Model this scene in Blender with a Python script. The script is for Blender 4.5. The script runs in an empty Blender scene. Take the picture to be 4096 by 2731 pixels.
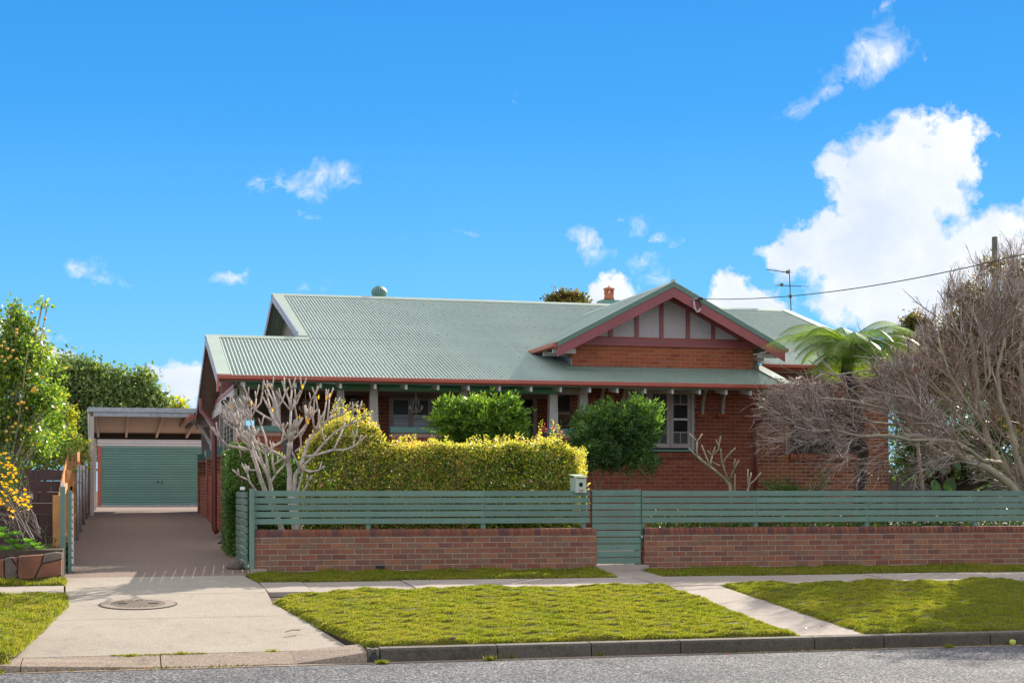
import bpy, math, random
import numpy as np
from mathutils import Vector, Matrix
random.seed(7); rng = np.random.default_rng(11)
C = bpy.context.scene.collection
S = bpy.context.scene
PI = math.pi
# ------------------------------------------------------------------ camera
FPX, YAW, EYE = 6200.0, math.atan(1597/6200.0), 1.875
cs, sn = math.cos(YAW), math.sin(YAW)
cam_d = bpy.data.cameras.new('camera'); cam = bpy.data.objects.new('camera', cam_d); C.objects.link(cam)
cam.location = (0, 0, EYE); cam.rotation_euler = (PI/2, 0, -YAW)
cam_d.sensor_width = 36; cam_d.lens = 36*FPX/4096; cam_d.shift_y = (1960-1365.5)/4096
cam_d.clip_end = 5000; cam_d.clip_start = 0.1
S.camera = cam
# ------------------------------------------------------------------ light
SUNV = Vector((0.93, 1.0, 0.68)).normalized()            # towards the sun
sun_el = math.asin(SUNV.z); sun_az = math.atan2(SUNV.x, SUNV.y)
sd = bpy.data.lights.new('sun', 'SUN'); sd.energy = 4.3; sd.angle = math.radians(0.5); sd.color = (1.0, 0.92, 0.78)
so = bpy.data.objects.new('sun', sd); C.objects.link(so); so.location = (20, 30, 30)
so.rotation_euler = SUNV.to_track_quat('Z', 'Y').to_euler()
S.view_settings.view_transform = 'Standard'; S.view_settings.look = 'None'
S.view_settings.gamma = 1.0; S.view_settings.use_curve_mapping = False
S.view_settings.exposure = 1.0
S.render.resolution_x = 1024; S.render.resolution_y = 682

world = bpy.data.worlds.new('World'); S.world = world; world.use_nodes = True
wt = world.node_tree; wn = wt.nodes; wl = wt.links
for n in list(wn): wn.remove(n)
def wnode(t, **k):
    n = wn.new(t)
    for a, b in k.items(): setattr(n, a, b)
    return n
def wmath(op, a, b=None, c=None, clamp=False):
    n = wnode('ShaderNodeMath', operation=op, use_clamp=clamp)
    for i, v in enumerate((a, b, c)):
        if v is None: continue
        if isinstance(v, (int, float)): n.inputs[i].default_value = v
        else: wl.new(v, n.inputs[i])
    return n.outputs[0]
SKY_STRENGTH = 0.145
sky = wnode('ShaderNodeTexSky'); sky.sky_type = 'NISHITA'; sky.sun_disc = False
sky.sun_elevation = sun_el; sky.sun_rotation = sun_az
sky.altitude = 50; sky.air_density = 1.0; sky.dust_density = 0.0; sky.ozone_density = 2.5
hsv = wnode('ShaderNodeHueSaturation'); hsv.inputs['Saturation'].default_value = 1.22; hsv.inputs['Hue'].default_value = 0.503
wl.new(sky.outputs[0], hsv.inputs['Color'])
tc = wnode('ShaderNodeTexCoord'); sep = wnode('ShaderNodeSeparateXYZ'); wl.new(tc.outputs['Generated'], sep.inputs[0])
az = wmath('ARCTAN2', sep.outputs[0], sep.outputs[1]); el = wmath('ARCSINE', sep.outputs[2])
def nz(scale, detail, rough=0.6, dist=0.0):
    n = wnode('ShaderNodeTexNoise'); n.inputs['Scale'].default_value = scale; n.inputs['Detail'].default_value = detail
    n.inputs['Roughness'].default_value = rough; n.inputs['Distortion'].default_value = dist
    wl.new(tc.outputs['Generated'], n.inputs['Vector']); return n.outputs[0]
n1 = nz(14, 8, 0.62, 0.3); n2 = nz(45, 6, 0.6); n3 = nz(3.2, 7, 0.6)
def nzc(scale, detail, rough):
    n = wnode('ShaderNodeTexNoise'); n.inputs['Scale'].default_value = scale; n.inputs['Detail'].default_value = detail; n.inputs['Roughness'].default_value = rough
    wl.new(tc.outputs['Generated'], n.inputs['Vector']); sp_ = wnode('ShaderNodeSeparateColor'); wl.new(n.outputs['Color'], sp_.inputs[0]); return sp_.outputs
wc1 = nzc(26, 8, .62)
comb = wnode('ShaderNodeCombineXYZ')
wl.new(wmath('ADD', az, wmath('MULTIPLY_ADD', wc1[0], .085, -.0425)), comb.inputs[0]); wl.new(wmath('ADD', el, wmath('MULTIPLY_ADD', wc1[1], .05, -.025)), comb.inputs[1])
def azel(px, py):
    r = (px-2048)/FPX; u = (1960-py)/FPX
    return YAW+math.atan(r), math.atan(u/math.sqrt(1+r*r))
dense = [(3640,760,250,270,0),(3500,985,300,130,10),(3240,960,170,90,0),(3860,600,95,140,0),(3660,560,80,110,0),(3960,1010,330,220,0),(3650,1050,330,200,0),(3350,1000,150,110,0),
         (3560,1160,300,150,0),(4300,1150,400,300,0),(2380,1180,190,75,0),(2960,1195,150,75,0),(3700,1230,300,90,0),(40,1350,170,60,0),
         (740,1560,120,95,0),(4150,900,160,110,0),(3480,820,130,120,0),(150,1420,120,40,0)]
wisp = [(3500,215,170,95,28),(3360,300,110,70,25),(3180,400,110,50,30),(1330,700,150,62,8),(1110,725,110,40,15),(1280,842,70,18,0),
        (350,1062,110,38,0),(465,1112,60,25,0),(910,1110,90,28,0),(1240,1132,70,24,0),(2072,362,26,36,0),(1865,930,75,14,0),
        (2390,985,90,42,-30),(2610,1075,95,50,-10),(2570,900,60,34,0),(2680,950,45,22,0),
        (3560,40,60,36,0)]
def blobs(lst):
    acc = None
    for (px, py, rx, ry, rot) in lst:
        a, e = azel(px, py)
        s = wnode('ShaderNodeVectorMath', operation='SUBTRACT'); wl.new(comb.outputs[0], s.inputs[0]); s.inputs[1].default_value = (a, e, 0)
        o = s.outputs[0]
        if rot:
            vr = wnode('ShaderNodeVectorRotate', rotation_type='Z_AXIS'); vr.inputs['Angle'].default_value = -math.radians(rot)
            wl.new(o, vr.inputs['Vector']); o = vr.outputs[0]
        m = wnode('ShaderNodeVectorMath', operation='MULTIPLY'); wl.new(o, m.inputs[0]); m.inputs[1].default_value = (FPX/rx, FPX/ry, 0)
        ln = wnode('ShaderNodeVectorMath', operation='LENGTH'); wl.new(m.outputs[0], ln.inputs[0])
        v = wmath('SUBTRACT', 1.25, ln.outputs['Value'])
        acc = v if acc is None else wmath('SMOOTH_MAX', acc, v, 0.25)
    return acc
nd = wmath('MULTIPLY_ADD', n1, 2.6, -1.45); nf = wmath('MULTIPLY_ADD', n2, 0.9, -0.45)
nsum = wmath('ADD', nd, nf)
d = wmath('ADD', blobs(dense), nsum); d = wmath('MULTIPLY', d, 2.6, clamp=True)
wf_ = wmath('MULTIPLY_ADD', nz(38, 9, .68, .6), 4.2, -1.75, clamp=True)
w = wmath('MULTIPLY', wmath('MULTIPLY', wmath('ADD', blobs(wisp), -.15), 1.3, clamp=True), wf_); w = wmath('MULTIPLY', w, .85, clamp=True)
# denser, brighter clouds out of view, added around the placed ones as neutral fill
off = wmath('ABSOLUTE', wmath('SUBTRACT', az, YAW)); off = wmath('MULTIPLY_ADD', off, 6.0, -2.6, clamp=True)
hi = wmath('MULTIPLY_ADD', el, 5.0, -2.4, clamp=True); offm = wmath('MAXIMUM', off, hi)
g = wmath('MULTIPLY', wmath('MULTIPLY_ADD', n3, 6.0, -2.3, clamp=True), offm)
below = wmath('GREATER_THAN', el, 0.0); g = wmath('MULTIPLY', g, below)
mask = wmath('MAXIMUM', wmath('MAXIMUM', d, w), wmath('MULTIPLY', g, 0.8))
cr = wnode('ShaderNodeMix', data_type='RGBA'); wl.new(wmath('MULTIPLY_ADD', nz(9, 6, .6), 3.6, -1.35, clamp=True), cr.inputs[0])
cr.inputs[6].default_value = (2.6, 2.95, 3.45, 1); cr.inputs[7].default_value = (3.9, 3.9, 3.9, 1)
cfl = wnode('ShaderNodeMix', data_type='RGBA'); wl.new(offm, cfl.inputs[0]); wl.new(cr.outputs[2], cfl.inputs[6]); cfl.inputs[7].default_value = (6.2, 6.0, 5.7, 1)   # clouds out of view are set brighter to lift the fill light
mx = wnode('ShaderNodeMix', data_type='RGBA'); wl.new(mask, mx.inputs[0])
er = wnode('ShaderNodeValToRGB'); wl.new(wmath('MULTIPLY', el, 1/1.2, clamp=True), er.inputs[0]); E_ = er.color_ramp.elements
while len(E_) < 6: E_.new(.5)
for i_, (p_, c_) in enumerate([(0,(.24,.68,1)),(.10,(.115,.52,1)),(.20,(.035,.36,.90)),(.33,(.016,.25,.76)),(.6,(.025,.15,.50)),(1,(.03,.10,.30))]): E_[i_].position = p_; E_[i_].color = (*c_, 1)
eb = wnode('ShaderNodeVectorMath', operation='SCALE'); eb.inputs['Scale'].default_value = 3.4; wl.new(er.outputs[0], eb.inputs[0])
sm = wnode('ShaderNodeMix', data_type='RGBA'); sm.inputs[0].default_value = .93; wl.new(hsv.outputs[0], sm.inputs[6]); wl.new(eb.outputs[0], sm.inputs[7]); wl.new(sm.outputs[2], mx.inputs[6]); wl.new(cfl.outputs[2], mx.inputs[7])
bg = wnode('ShaderNodeBackground'); bg.inputs['Strength'].default_value = SKY_STRENGTH; wl.new(mx.outputs[2], bg.inputs['Color'])
wo = wnode('ShaderNodeOutputWorld'); wl.new(bg.outputs[0], wo.inputs['Surface'])

# ------------------------------------------------------------------ geometry maths
def W(px, py, Y):                       # the point of the vertical plane at distance Y that stands behind a point of the photo
    r = (px-2048)/FPX; u = (1960-py)/FPX; Z = Y/(cs-r*sn)
    return Vector((Z*(sn+r*cs), Y, EYE+Z*u))
def XA(px, Y): return W(px, 0, Y).x
GP = [(-200,.2),(8,.12),(16.3,.012),(16.73,0.0),(16.9,.155),(17.2,.165),(21.5,.47),(22.85,.525),(24.1,.58),(26,.66),(33,.88),(43,1.23),(46,1.27),(60,1.3),(900,1.3)]
GY = [a for a, b in GP]; GZ = [b for a, b in GP]
def gz(Y): return float(np.interp(Y, GY, GZ))
def G(px, py):                          # where the line of sight meets the ground
    r = (px-2048)/FPX; u = (1960-py)/FPX
    lo, hi = 10.0, 90.0
    for _ in range(50):
        m = (lo+hi)/2; Z = m; Y = Z*(cs-r*sn)
        if EYE+Z*u > gz(Y): lo = m
        else: hi = m
    Z = lo
    return Vector((Z*(sn+r*cs), Z*(cs-r*sn), EYE+Z*u))

# ------------------------------------------------------------------ objects
def tag(o, label=None, cat=None, group=None, kind=None):
    if label: o['label'] = label
    if cat: o['category'] = cat
    if group: o['group'] = group
    if kind: o['kind'] = kind
    return o
def thing(name, label, cat, loc=(0,0,0), group=None):
    o = bpy.data.objects.new(name, None); C.objects.link(o); o.location = loc; o.empty_display_size = .2
    return tag(o, label, cat, group)
def off_of(o):
    v = Vector(o.location)
    while o.parent: o = o.parent; v = v+Vector(o.location)
    return v
def link(name, me, mat, parent=None, loc=None):
    o = bpy.data.objects.new(name, me); C.objects.link(o)
    if mat is not None and not me.materials: me.materials.append(mat)
    if parent is not None:
        o.parent = parent; o.location = (Vector(loc) if loc is not None else Vector((0,0,0)))-off_of(parent)
    elif loc is not None: o.location = loc
    return o
class MB:
    def __init__(s): s.v = []; s.f = []
    def add(s, vs, fs):
        b = len(s.v); s.v.extend([tuple(v) for v in vs]); s.f.extend([tuple(i+b for i in f) for f in fs]); return s
    def box(s, x0, x1, y0, y1, z0, z1):
        return s.add([(x0,y0,z0),(x1,y0,z0),(x1,y1,z0),(x0,y1,z0),(x0,y0,z1),(x1,y0,z1),(x1,y1,z1),(x0,y1,z1)],
                     [(0,3,2,1),(4,5,6,7),(0,1,5,4),(1,2,6,5),(2,3,7,6),(3,0,4,7)])
    def obox(s, o, u, v, w):            # corner and three edge vectors
        o, u, v, w = map(Vector, (o, u, v, w))
        P = [o, o+u, o+u+v, o+v, o+w, o+u+w, o+u+v+w, o+v+w]
        fl = u.cross(v).dot(w) < 0
        F = [(0,3,2,1),(4,5,6,7),(0,1,5,4),(1,2,6,5),(2,3,7,6),(3,0,4,7)]
        return s.add(P, [f[::-1] for f in F] if fl else F)
    def bar(s, a, b, wd, ht, up=(0,0,1)):
        a, b = Vector(a), Vector(b); d = (b-a); n = d.normalized(); sd_ = n.cross(Vector(up))
        if sd_.length < 1e-4: sd_ = n.cross(Vector((0,1,0)))
        sd_.normalize(); u2 = sd_.cross(n).normalized()
        return s.obox(a-sd_*wd/2-u2*ht/2, sd_*wd, u2*ht, d)
    def prism(s, pts, ext):             # closed polygon extruded by a vector
        n = len(pts); e = Vector(ext); P = [Vector(p) for p in pts]; P2 = [p+e for p in P]
        return s.add(P+P2, [tuple(range(n))[::-1], tuple(range(n, 2*n))]+[(i, (i+1) % n, (i+1) % n+n, i+n) for i in range(n)])
    def tube(s, pts, rad, k=6, cap=True):
        pts = [Vector(p) for p in pts]; n = len(pts)
        if not hasattr(rad, '__len__'): rad = [rad]*n
        b = len(s.v); pr = None
        for i, p in enumerate(pts):
            d = (pts[min(i+1, n-1)]-pts[max(i-1, 0)]).normalized()
            if pr is None:
                pr = d.orthogonal().normalized()
            else:
                pr = (pr-d*pr.dot(d)); pr = pr.normalized() if pr.length > 1e-6 else d.orthogonal().normalized()
            q = d.cross(pr)
            for j in range(k):
                t = 2*PI*j/k; s.v.append(tuple(p+(pr*math.cos(t)+q*math.sin(t))*rad[i]))
        for i in range(n-1):
            for j in range(k):
                a = b+i*k+j; c = b+i*k+(j+1) % k; s.f.append((a, c, c+k, a+k))
        if cap:
            s.f.append(tuple(b+j for j in range(k))[::-1]); s.f.append(tuple(b+(n-1)*k+j for j in range(k)))
        return s
    def lathe(s, c, prof, k=16):
        c = Vector(c); b = len(s.v); n = len(prof)
        for (r, z) in prof:
            for j in range(k):
                t = 2*PI*j/k; s.v.append((c.x+r*math.cos(t), c.y+r*math.sin(t), c.z+z))
        for i in range(n-1):
            for j in range(k):
                a = b+i*k+j; d_ = b+i*k+(j+1) % k; s.f.append((a, d_, d_+k, a+k))
        s.f.append(tuple(b+j for j in range(k))[::-1]); s.f.append(tuple(b+(n-1)*k+j for j in range(k)))
        return s
    def build(s, name, mat, parent=None, smooth=False, loc=None):
        me = bpy.data.meshes.new(name)
        L = Vector(loc) if loc is not None else None
        vs = s.v if L is None else [(v[0]-L.x, v[1]-L.y, v[2]-L.z) for v in s.v]
        me.from_pydata(vs, [], s.f); me.update()
        if smooth: me.polygons.foreach_set('use_smooth', [True]*len(me.polygons))
        return link(name, me, mat, parent, loc)
def npmesh(name, V, F, mat, parent=None, smooth=False):
    V = np.asarray(V, dtype=np.float32).reshape(-1, 3); F = np.asarray(F, dtype=np.int32); k = F.shape[1]
    me = bpy.data.meshes.new(name); me.vertices.add(len(V)); me.vertices.foreach_set('co', V.ravel())
    me.loops.add(F.size); me.loops.foreach_set('vertex_index', F.ravel())
    me.polygons.add(len(F)); me.polygons.foreach_set('loop_start', np.arange(0, F.size, k, dtype=np.int32))
    me.polygons.foreach_set('loop_total', np.full(len(F), k, dtype=np.int32))
    if smooth: me.polygons.foreach_set('use_smooth', np.ones(len(F), dtype=bool))
    me.update(calc_edges=True); me.validate()
    return link(name, me, mat, parent)

# ------------------------------------------------------------------ materials
def newmat(name):
    m = bpy.data.materials.new(name); m.use_nodes = True; nt = m.node_tree
    return m, nt, nt.nodes['Principled BSDF'], nt.nodes['Material Output']
def ramp(nt, fac, stops):
    r = nt.nodes.new('ShaderNodeValToRGB'); e = r.color_ramp.elements
    while len(e) < len(stops): e.new(0.5)
    for i, (p, c) in enumerate(stops): e[i].position = p; e[i].color = (*c, 1)
    nt.links.new(fac, r.inputs[0]); return r.outputs[0]
def tnoise(nt, scale, detail=4, rough=.6, coord='Object', vec=None, stretch=None):
    n = nt.nodes.new('ShaderNodeTexNoise'); n.inputs['Scale'].default_value = scale; n.inputs['Detail'].default_value = detail; n.inputs['Roughness'].default_value = rough
    if vec is None:
        g_ = nt.nodes.new('ShaderNodeNewGeometry'); vec = g_.outputs['Position']
    if stretch:
        mp = nt.nodes.new('ShaderNodeMapping'); mp.inputs['Scale'].default_value = stretch; nt.links.new(vec, mp.inputs[0]); vec = mp.outputs[0]
    nt.links.new(vec, n.inputs['Vector']); return n.outputs[0]
def mixc(nt, fac, a, b, mode='MIX'):
    m = nt.nodes.new('ShaderNodeMix'); m.data_type = 'RGBA'; m.blend_type = mode
    for s_, v in ((0, fac), (6, a), (7, b)):
        if isinstance(v, (int, float)): m.inputs[s_].default_value = v
        elif isinstance(v, tuple): m.inputs[s_].default_value = (*v, 1)
        else: nt.links.new(v, m.inputs[s_])
    return m.outputs[2]
def bump(nt, b, h, strength=.3, dist=.01):
    n = nt.nodes.new('ShaderNodeBump'); n.inputs['Strength'].default_value = strength; n.inputs['Distance'].default_value = dist
    nt.links.new(h, n.inputs['Height']); nt.links.new(n.outputs[0], b.inputs['Normal'])
def paint(name, col, rough=.5, var=.18, scale=3.0, dirt=(.25,.22,.18), dirtamt=.12, metal=0, bmp=0.15, grain=None, spec=.5, tone=.06, streak=None):
    m, nt, b, o = newmat(name)
    f = tnoise(nt, scale, 6); lo = tuple(c*(1-var) for c in col); hi_ = tuple(min(1, c*(1+var)) for c in col)
    c1 = ramp(nt, f, [(.3, lo), (.7, hi_)])
    f2 = tnoise(nt, scale*7, 5, .7, stretch=grain); mr = nt.nodes.new('ShaderNodeMath'); mr.operation = 'MULTIPLY_ADD'; mr.use_clamp = True
    nt.links.new(f2, mr.inputs[0]); mr.inputs[1].default_value = 3.0; mr.inputs[2].default_value = -1.5
    ms = nt.nodes.new('ShaderNodeMath'); ms.operation = 'MULTIPLY'; nt.links.new(mr.outputs[0], ms.inputs[0]); ms.inputs[1].default_value = dirtamt*2
    c2 = mixc(nt, ms.outputs[0], c1, dirt)
    oi = nt.nodes.new('ShaderNodeObjectInfo'); mo = nt.nodes.new('ShaderNodeMath'); mo.operation = 'MULTIPLY_ADD'; nt.links.new(oi.outputs['Random'], mo.inputs[0]); mo.inputs[1].default_value = tone*2; mo.inputs[2].default_value = 1-tone
    sc2 = nt.nodes.new('ShaderNodeVectorMath'); sc2.operation = 'SCALE'; nt.links.new(c2, sc2.inputs[0]); nt.links.new(mo.outputs[0], sc2.inputs['Scale']); c2 = sc2.outputs[0]
    if streak:
        f4 = tnoise(nt, streak[0], 4, .65, stretch=streak[1]); mq = nt.nodes.new('ShaderNodeMath'); mq.operation = 'MULTIPLY_ADD'; mq.use_clamp = True
        nt.links.new(f4, mq.inputs[0]); mq.inputs[1].default_value = 2.4; mq.inputs[2].default_value = -1.15; mw = nt.nodes.new('ShaderNodeMath'); mw.operation = 'MULTIPLY'; nt.links.new(mq.outputs[0], mw.inputs[0]); mw.inputs[1].default_value = streak[2]
        c2 = mixc(nt, mw.outputs[0], c2, streak[3])
    nt.links.new(c2, b.inputs['Base Color'])
    b.inputs['Roughness'].default_value = rough; b.inputs['Metallic'].default_value = metal; b.inputs['Specular IOR Level'].default_value = spec
    if bmp: bump(nt, b, f2, bmp, .004)
    return m
def brickmat(name, stops, speck=.35):
    m, nt, b, o = newmat(name)
    oi = nt.nodes.new('ShaderNodeObjectInfo'); g_ = nt.nodes.new('ShaderNodeNewGeometry')
    ad = nt.nodes.new('ShaderNodeMath'); ad.operation = 'ADD'; nt.links.new(oi.outputs['Random'], ad.inputs[0]); nt.links.new(g_.outputs['Random Per Island'], ad.inputs[1])
    fr = nt.nodes.new('ShaderNodeMath'); fr.operation = 'FRACT'; nt.links.new(ad.outputs[0], fr.inputs[0])
    c = ramp(nt, fr.outputs[0], stops)
    f = tnoise(nt, 18, 5, .65); c = mixc(nt, f, c, mixc(nt, 1.0, c, (.62,.55,.52), 'MULTIPLY'))
    f2 = tnoise(nt, 160, 3, .7); m2 = nt.nodes.new('ShaderNodeMath'); m2.operation = 'GREATER_THAN'; nt.links.new(f2, m2.inputs[0]); m2.inputs[1].default_value = .66
    m3 = nt.nodes.new('ShaderNodeMath'); m3.operation = 'MULTIPLY'; nt.links.new(m2.outputs[0], m3.inputs[0]); m3.inputs[1].default_value = speck
    c = mixc(nt, m3.outputs[0], c, (.07,.04,.03)); nt.links.new(c, b.inputs['Base Color'])
    b.inputs['Roughness'].default_value = .85; b.inputs['Specular IOR Level'].default_value = .25; bump(nt, b, f2, .35, .003)
    return m
def leafmat(name, stops, trans=.45, rough=.45, gloss=.35):
    m, nt, b, o = newmat(name)
    g_ = nt.nodes.new('ShaderNodeNewGeometry'); f = tnoise(nt, 1.3, 3)
    ad = nt.nodes.new('ShaderNodeMath'); ad.operation = 'MULTIPLY_ADD'; nt.links.new(f, ad.inputs[0]); ad.inputs[1].default_value = .7; ad.inputs[2].default_value = -.35
    a2 = nt.nodes.new('ShaderNodeMath'); a2.operation = 'ADD'; a2.use_clamp = True; nt.links.new(ad.outputs[0], a2.inputs[0]); nt.links.new(g_.outputs['Random Per Island'], a2.inputs[1])
    c = ramp(nt, a2.outputs[0], stops); nt.links.new(c, b.inputs['Base Color'])
    b.inputs['Roughness'].default_value = rough; b.inputs['Specular IOR Level'].default_value = gloss
    t = nt.nodes.new('ShaderNodeBsdfTranslucent'); c2 = mixc(nt, 1.0, c, (1.0, 1.0, .45), 'MULTIPLY')
    br = nt.nodes.new('ShaderNodeVectorMath'); br.operation = 'SCALE'; br.inputs['Scale'].default_value = 1.7; nt.links.new(c2, br.inputs[0]); nt.links.new(br.outputs[0], t.inputs['Color'])
    ms = nt.nodes.new('ShaderNodeMixShader'); ms.inputs[0].default_value = trans
    nt.links.new(b.outputs[0], ms.inputs[1]); nt.links.new(t.outputs[0], ms.inputs[2]); nt.links.new(ms.outputs[0], o.inputs['Surface'])
    return m
def concrete(name, a, b_, fine=60, fineamt=.5, stain=(.16,.14,.12), bmp=.4, stainamt=.5):
    m, nt, b, o = newmat(name)
    f = tnoise(nt, 1.1, 7, .6); c = ramp(nt, f, [(.3, a), (.7, b_)])
    f2 = tnoise(nt, fine, 4, .8); c = mixc(nt, fineamt, c, ramp(nt, f2, [(.3, tuple(x*.45 for x in a)), (.7, tuple(min(1, x*1.5) for x in b_))]))
    f3 = tnoise(nt, 4.5, 6, .7); mr = nt.nodes.new('ShaderNodeMath'); mr.operation = 'MULTIPLY_ADD'; mr.use_clamp = True
    nt.links.new(f3, mr.inputs[0]); mr.inputs[1].default_value = 3*stainamt; mr.inputs[2].default_value = -1.6*stainamt
    c = mixc(nt, mr.outputs[0], c, stain); nt.links.new(c, b.inputs['Base Color'])
    b.inputs['Roughness'].default_value = .9; b.inputs['Specular IOR Level'].default_value = .25; bump(nt, b, f2, bmp, .006)
    return m
def glassmat(name, tint=(.02,.022,.026), rough=.04, mix=.0):
    m, nt, b, o = newmat(name); b.inputs['Base Color'].default_value = (*tint, 1); b.inputs['Roughness'].default_value = rough
    b.inputs['Specular IOR Level'].default_value = .9
    f = tnoise(nt, 1.5, 2); bump(nt, b, f, .05, .02)
    return m
M = {}
M['roof'] = paint('roof_green', (.235,.31,.25), .5, .10, .7, (.16,.21,.17), .14, 0, .03, tone=.05, streak=(1.2,(3.0,.35,.35),.35,(.16,.20,.16)))
M['roof_flash'] = paint('roof_flashing', (.40,.47,.38), .5, .06, 1.5, (.25,.3,.27), .08, 0, .03)
M['trimgreen'] = paint('trim_green', (.13,.27,.235), .5, .1, 3)
M['fence'] = paint('fence_green', (.125,.215,.17), .5, .10, 2.2, (.08,.10,.08), .22, grain=(.25,1,2.5), tone=.11, streak=(2.0,(5,1,.5),.4,(.085,.13,.10)))
M['gutter'] = paint('gutter_red', (.42,.085,.05), .38, .1, 3)
M['barge'] = paint('barge_red', (.30,.072,.075), .5, .12, 3)
M['pipe'] = paint('pipe_brown_red', (.16,.035,.03), .35, .1, 3)
M['stucco'] = paint('stucco_grey', (.52,.46,.46), .85, .08, 12, (.3,.27,.25), .1, bmp=.5)
M['post'] = paint('post_beige', (.60,.54,.51), .6, .08, 3)
M['frame'] = paint('frame_taupe', (.42,.35,.33), .6, .1, 3)
M['white'] = paint('white_paint', (.72,.70,.68), .5, .05, 3)
M['soffit'] = paint('soffit_taupe', (.42,.35,.31), .7, .12, 4, grain=(1,.2,1))
M['siding'] = paint('siding_dark', (.22,.19,.17), .7, .15, 4)
M['lilac'] = paint('barge_grey', (.33,.34,.42), .5, .1, 3)
M['mortar'] = paint('mortar_pale', (.40,.32,.255), .95, .15, 12, bmp=.5)
M['mortar_wing'] = paint('mortar_wing', (.60,.53,.46), .95, .15, 12, bmp=.5)
M['mortar_red'] = paint('mortar_red', (.42,.27,.21), .95, .15, 12, bmp=.5)
M['brick_wall'] = brickmat('brick_front_wall', [(0,(0.271,0.104,0.065)),(.22,(0.351,0.147,0.090)),(.42,(0.267,0.138,0.093)),(.6,(0.389,0.181,0.098)),(.75,(0.238,0.099,0.075)),(.88,(0.296,0.178,0.117)),(1,(0.212,0.088,0.069))])
M['brick_cop'] = brickmat('brick_coping', [(0,(0.231,0.083,0.054)),(.4,(0.286,0.113,0.069)),(.7,(0.216,0.083,0.058)),(.9,(0.133,0.069,0.069)),(1,(0.262,0.104,0.060))])
M['brick_red'] = brickmat('brick_house_red', [(0,(0.308,0.078,0.045)),(.35,(0.368,0.105,0.055)),(.6,(0.283,0.074,0.044)),(.85,(0.403,0.127,0.064)),(1,(0.240,0.063,0.039))], .2)
M['brick_gable'] = brickmat('brick_gable', [(0,(0.437,0.112,0.045)),(.35,(0.510,0.140,0.054)),(.6,(0.382,0.094,0.044)),(.85,(0.546,0.177,0.068)),(1,(0.328,0.080,0.039))], .2)
M['brick_wing'] = brickmat('brick_wing', [(0,(0.365,0.130,0.058)),(.3,(0.431,0.164,0.068)),(.55,(0.306,0.096,0.048)),(.8,(0.207,0.074,0.046)),(1,(0.398,0.139,0.062))], .25)
M['glass_dim'] = glassmat('glass_dim', (.015,.016,.018), .06); M['glass_dim'].node_tree.nodes['Principled BSDF'].inputs['Specular IOR Level'].default_value = .12; M['glass'] = glassmat('glass'); M['glass_tex'] = glassmat('glass_textured', (.06,.065,.062), .35); M['glass_tex'].node_tree.nodes['Principled BSDF'].inputs['Specular IOR Level'].default_value = .3
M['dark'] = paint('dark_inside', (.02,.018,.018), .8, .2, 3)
M['blind'] = paint('blind_green', (.15,.42,.27), .7, .15, 5, grain=(.2,1,6))
M['floor'] = paint('verandah_boards', (.22,.12,.08), .6, .2, 5)
M['door_green'] = paint('roller_green', (.125,.235,.185), .42, .06, 2, (.10,.14,.12), .12)
M['galv'] = paint('galvanised', (.42,.44,.47), .42, .2, 9, (.25,.26,.28), .3, .55)
M['cream'] = paint('cream_steel', (.60,.53,.48), .5, .06, 3)
M['carport_under'] = paint('carport_sheet', (.52,.42,.34), .6, .1, 3)
M['black'] = paint('black_beam', (.035,.032,.03), .7, .2, 9)
M['timber_new'] = paint('timber_new', (.60,.29,.10), .75, .25, 5, (.16,.08,.04), .25, grain=(6,6,.5))
M['timber_grey'] = paint('timber_grey', (.15,.13,.125), .85, .25, 5, (.06,.05,.05), .3, grain=(6,6,.5))
M['block'] = paint('block_brown', (.085,.045,.04), .85, .15, 6, (.05,.03,.03), .2, bmp=.5)
M['stone'] = paint('stone_red', (.22,.085,.045), .85, .35, 3, (.10,.07,.055), .5, bmp=.6)
M['stone_grey'] = paint('stone_grey', (.14,.105,.085), .85, .3, 3, (.08,.07,.06), .5, bmp=.6)
M['terracotta'] = paint('terracotta', (.48,.16,.08), .8, .15, 8)
M['concrete'] = concrete('concrete_drive', (.26,.22,.17), (.40,.345,.28), 55, .6, (.17,.14,.11), stainamt=.75)
M['footpath'] = concrete('concrete_path', (.30,.25,.21), (.39,.33,.28), 80, .4)
M['layback'] = concrete('concrete_layback', (.20,.15,.115), (.34,.265,.20), 40, .8, (.11,.085,.065), stainamt=.9)
M['kerb'] = concrete('concrete_kerb', (.10,.085,.07), (.19,.165,.135), 60, .55, (.04,.035,.03), stainamt=1.1)
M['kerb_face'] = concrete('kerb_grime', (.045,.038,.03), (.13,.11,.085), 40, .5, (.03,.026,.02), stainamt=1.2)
M['aggregate'] = concrete('exposed_aggregate', (.19,.135,.105), (.26,.188,.15), 50, .9, (.11,.08,.06), .8)
M['asphalt'] = concrete('asphalt', (.085,.087,.095), (.13,.132,.14), 75, .0, (.06,.06,.065), .9, .3)
m_, nt_, b_, o_ = M['asphalt'], M['asphalt'].node_tree, M['asphalt'].node_tree.nodes['Principled BSDF'], None
vo = nt_.nodes.new('ShaderNodeTexVoronoi'); vo.inputs['Scale'].default_value = 60; gg = nt_.nodes.new('ShaderNodeNewGeometry'); nt_.links.new(gg.outputs['Position'], vo.inputs['Vector'])
sx = nt_.nodes.new('ShaderNodeSeparateColor'); nt_.links.new(vo.outputs['Color'], sx.inputs[0])
cc = ramp(nt_, sx.outputs[0], [(0,(.015,.015,.017)),(.35,(.042,.043,.048)),(.7,(.12,.122,.13)),(1,(.40,.39,.39))]); lf = ramp(nt_, tnoise(nt_, .8, 5, .6), [(.35,(.78,.78,.80)),(.65,(1.15,1.13,1.1))]); nt_.links.new(mixc(nt_, 1.0, cc, lf, 'MULTIPLY'), b_.inputs['Base Color'])
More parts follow.
